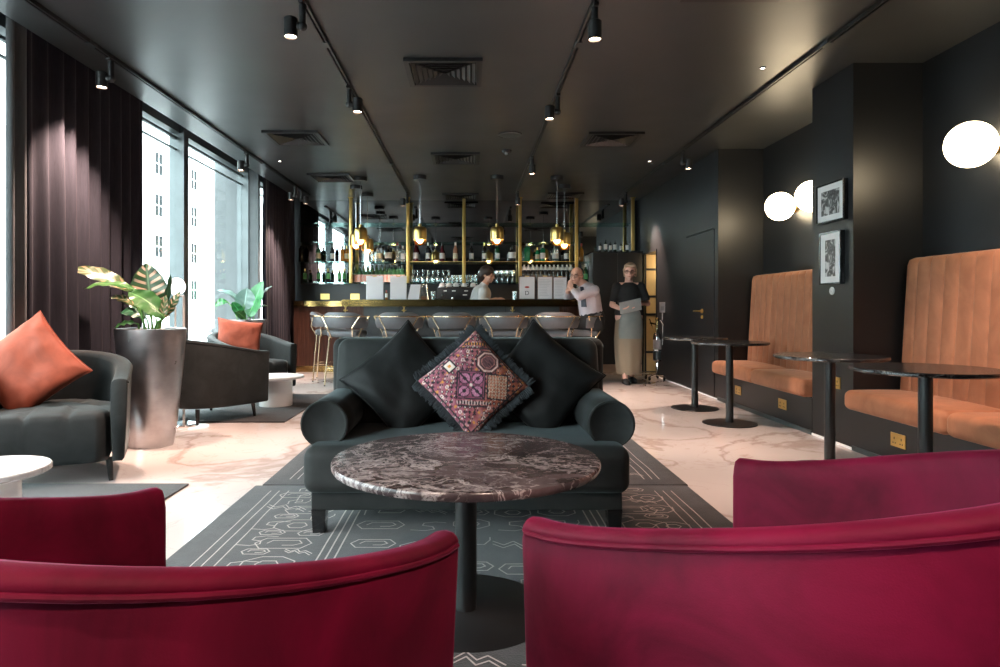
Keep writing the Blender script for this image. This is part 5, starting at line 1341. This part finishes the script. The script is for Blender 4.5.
# ---- man seated at the right end of the bar
SX, SY = 1.67, 9.13
t = thing('person', 'bald person in glasses, pale shirt and dark tie sitting at right end of the bar', 'person', (SX, SY, 0))
b_ = MB(); hip = Vector((0, 0, .83)); chest = Vector((-.045, -.01, 1.19)); nk = Vector((-.115, -.03, 1.355)); hc = Vector((-.225, -.07, 1.475))
Mh = head(b_, hc, -.55, .10, .06, 1.0)
chain(b_, [chest + Vector((0, 0, .08)), nk, hc + Vector((.02, .02, -.06))], [.085, .062, .058])
chain(b_, [hip, Vector((-.02, 0, 1.0)), chest], [.12, .12, .13])
ax = Vector((-.35, -.94, 0)).normalized(); sd = Vector((.94, -.35, 0)) * 0
shR, shL = chest + Vector((.045, -.175, .09)), chest + Vector((-.05, .18, .09))
eR, hR = Vector((-.215, -.25, 1.185)), Vector((-.315, -.14, 1.315))
eL, hL = Vector((-.32, .12, 1.195)), Vector((-.34, -.06, 1.28))
chain(b_, [shR, eR, hR], [.058, .046, .030]); chain(b_, [shL, eL, hL], [.058, .046, .030])
hand(b_, hR, (-.05, .35, .8), (.6, .3, -.2), 1, 1.0, .75); hand(b_, hL, (.05, -.6, .5), (.6, -.2, .4), -1, 1.0, .75)
for yy in (-.10, .10):
    kn = Vector((-.33 + yy * .5, .24 + yy * 1.0, .80)); chain(b_, [hip + Vector((yy * .3, yy * .9, -.03)), kn, kn + Vector((.08, -.05, -.44))], [.07, .052, .038]); b_.caps_(kn + Vector((.09, -.05, -.49)), kn + Vector((-.03, .04, -.515)), .038, .03)
remeshed(b_, 'body', M['skin'], t, .0075, 5)
face_bits(t, Mh, True)
hr = MB(); hr.M = Mh
hr.ell((0, .055, -.005), .083, .066, .055); remeshed(hr, 'hair', M['hair_grey'], t, .009, 4)
c_ = MB(); chain(c_, [hip + Vector((0, 0, .04)), Vector((-.02, 0, 1.0)), chest], [.172, .160, .158]); c_.caps_(shR - Vector((0, 0, .01)), shL - Vector((0, 0, .01)), .070, .070); chain(c_, [chest + Vector((0, 0, .1)), nk - Vector((0, 0, .015))], [.10, .072])
chain(c_, [shR, eR, eR.lerp(hR, .6)], [.068, .055, .044]); chain(c_, [shL, eL, eL.lerp(hL, .6)], [.068, .055, .044])
remeshed(c_, 'shirt', M['shirt_pink'], t, .011, 5)
tr = MB(); tr.caps_(hip + Vector((0, -.06, .02)), hip + Vector((0, .06, .02)), .155, .155); tr.caps_(hip + Vector((0, 0, .06)), hip + Vector((0, 0, -.02)), .182, .17)
for yy in (-.10, .10):
    kn = Vector((-.33 + yy * .5, .24 + yy * 1.0, .80)); chain(tr, [hip + Vector((.02, yy * .8, -.0)), kn, kn + Vector((.08, -.05, -.40))], [.135, .088, .066])
remeshed(tr, 'trousers', M['cloth_black'], t, .012, 5)
ti = MB(); fr = Vector((-.62, -.78, 0)).normalized()
tp = [nk + Vector((-.035, -.055, -.03)), chest + fr * .155 + Vector((0, 0, .06)), Vector((-.02, 0, 1.05)) + fr * .175]
ti.loft([[tuple(p + Vector((fr.y, -fr.x, 0)) * w_ * u + fr * o) for u, o in ((-1, .0), (1, .0), (1, .02), (-1, .02))] for p, w_ in zip(tp, (.020, .028, .036))]); ti.build('tie', M['tie'], t, angle=20)
for yy in (-.10, .10):
    kn = Vector((-.33 + yy * .5, .24 + yy * 1.0, .80)); s_ = MB(); s_.caps_(kn + Vector((.10, -.055, -.49)), kn + Vector((-.06, .06, -.515)), .046, .036); remeshed(s_, 'shoe', M['black_gloss'], t, .010, 3)

# ---- bartender behind the bar
t = thing('person', 'dark haired person in a pale shirt working behind the bar, facing right', 'person', (.14, 10.05, 0))
b_ = MB(); hc = Vector((.13, -.02, 1.53)); Mh = head(b_, hc, 1.10, .22, 0, 1.0)
chain(b_, [(.03, 0, 1.30), (.08, 0, 1.39), (.12, -.0, 1.47)], [.075, .055, .052]); chain(b_, [(0, 0, .95), (0, 0, 1.12), (.03, 0, 1.24)], [.15, .135, .135])
s1, e1, h1 = Vector((.06, -.15, 1.28)), Vector((.02, -.25, 1.10)), Vector((.24, -.24, 1.165)); s2, e2, h2 = Vector((.0, .16, 1.28)), Vector((.04, .24, 1.06)), Vector((.26, .10, 1.15))
chain(b_, [s1, e1, h1], [.05, .04, .028]); chain(b_, [s2, e2, h2], [.05, .04, .028]); hand(b_, h1, (1, .25, .1), (0, .3, -1), 1, 1, .4); hand(b_, h2, (1, -.2, .1), (0, -.3, -1), -1, 1, .4)
for yy in (-.09, .09): chain(b_, [(0, yy, .9), (.01, yy, .48), (-.02, yy, .07)], [.085, .06, .04]); b_.caps_((-.03, yy, .04), (.12, yy, .035), .034, .028)
remeshed(b_, 'body', M['skin'], t, .0075, 5); face_bits(t, Mh)
hr = MB(); hr.M = Mh; hr.ell((0, .03, .05), .105, .115, .092, 20, 14); hr.ell((0, .085, -.03), .10, .065, .10)
rnd = random.Random(5)
for k in range(60):
    a, e = rnd.uniform(.15, PI - .15), rnd.uniform(-.5, 1.3); hr.ell((.09 * math.cos(a) * math.cos(e), .03 + .10 * math.sin(a) * math.cos(e), .035 + .085 * math.sin(e)), .022, .022, .022, 8, 6)
remeshed(hr, 'hair', M['hair_dark'], t, .009, 2)
c_ = MB(); chain(c_, [(0, 0, .93), (0, 0, 1.12), (.03, 0, 1.24)], [.165, .152, .152]); c_.caps_(s1, s2, .072, .072); chain(c_, [(.03, 0, 1.30), (.07, 0, 1.375)], [.085, .064]); chain(c_, [s1, e1, e1.lerp(h1, .45)], [.072, .06, .05]); chain(c_, [s2, e2, e2.lerp(h2, .45)], [.072, .06, .05])
remeshed(c_, 'shirt', M['shirt_white'], t, .011, 5)
tr = MB(); chain(tr, [(0, -.03, .93), (0, .03, .93)], [.17, .17])
for yy in (-.09, .09): chain(tr, [(0, yy, .88), (.01, yy, .48), (-.02, yy, .1)], [.115, .085, .075])
remeshed(tr, 'trousers', M['cloth_black'], t, .013, 4)
for yy in (-.09, .09):
    s_ = MB(); s_.caps_((-.03, yy, .045), (.14, yy, .035), .042, .035); remeshed(s_, 'shoe', M['cloth_black'], t, .010, 3)
# ================================================================== LIGHT
w = bpy.data.worlds.new('daylight'); SC.world = w; w.use_nodes = True; nt = w.node_tree; nt.nodes.clear()
out = nt.nodes.new('ShaderNodeOutputWorld'); bg = nt.nodes.new('ShaderNodeBackground'); nt.links.new(bg.outputs[0], out.inputs[0])
bg.inputs['Color'].default_value = (.84, .98, 1.0, 1); bg.inputs['Strength'].default_value = 12.0
for y0, y1 in ((Y0 + .1, 4.9), (5.1, 11.1)):
    ld = bpy.data.lights.new('window_portal', 'AREA'); ld.shape = 'RECTANGLE'; ld.size = y1 - y0; ld.size_y = 2.9; ld.cycles.is_portal = True
    lo = bpy.data.objects.new('window_portal', ld); COL.objects.link(lo); lo.location = (XG + .12, (y0 + y1) / 2, 1.5); lo.rotation_euler = (0, -PI / 2, 0)
    lo.rotation_euler = Matrix(((0, 0, -1), (1, 0, 0), (0, -1, 0))).to_euler()
spot(XCL, .10, -1, 'added unseen spotlight overhead on the track left of the middle', (-.25, .45), E * .45, 75)  # out-of-view spot added to brighten the backs of the crimson chairs
spot(XCR, -.10, -1, 'added unseen spotlight overhead on the track right of the middle', (.30, .48), E * .65, 70)  # another unseen spot, added to light the left crimson chair
spot(XL, 2.3, -1, 'added unseen spotlight overhead on the window track', (-.1, .2), E, 75)  # unseen spot added for more light in the left foreground
spot(XR, 3.1, -1, 'added unseen spotlight overhead above the large banquette', (-.3, .2), E, 75)  # added out of view to throw light on the right side
vs = SC.view_settings; vs.view_transform = 'Standard'; vs.look = 'None'; vs.gamma = 1; vs.use_curve_mapping = False; vs.exposure = 0.95
SC.display_settings.display_device = 'sRGB'
cy = SC.cycles; cy.max_bounces = 10; cy.diffuse_bounces = 4; cy.glossy_bounces = 5; cy.transmission_bounces = 8; cy.transparent_max_bounces = 16
cy.caustics_reflective = False; cy.caustics_refractive = False; cy.sample_clamp_indirect = 6.0
try: cy.use_denoising = True
except Exception: pass
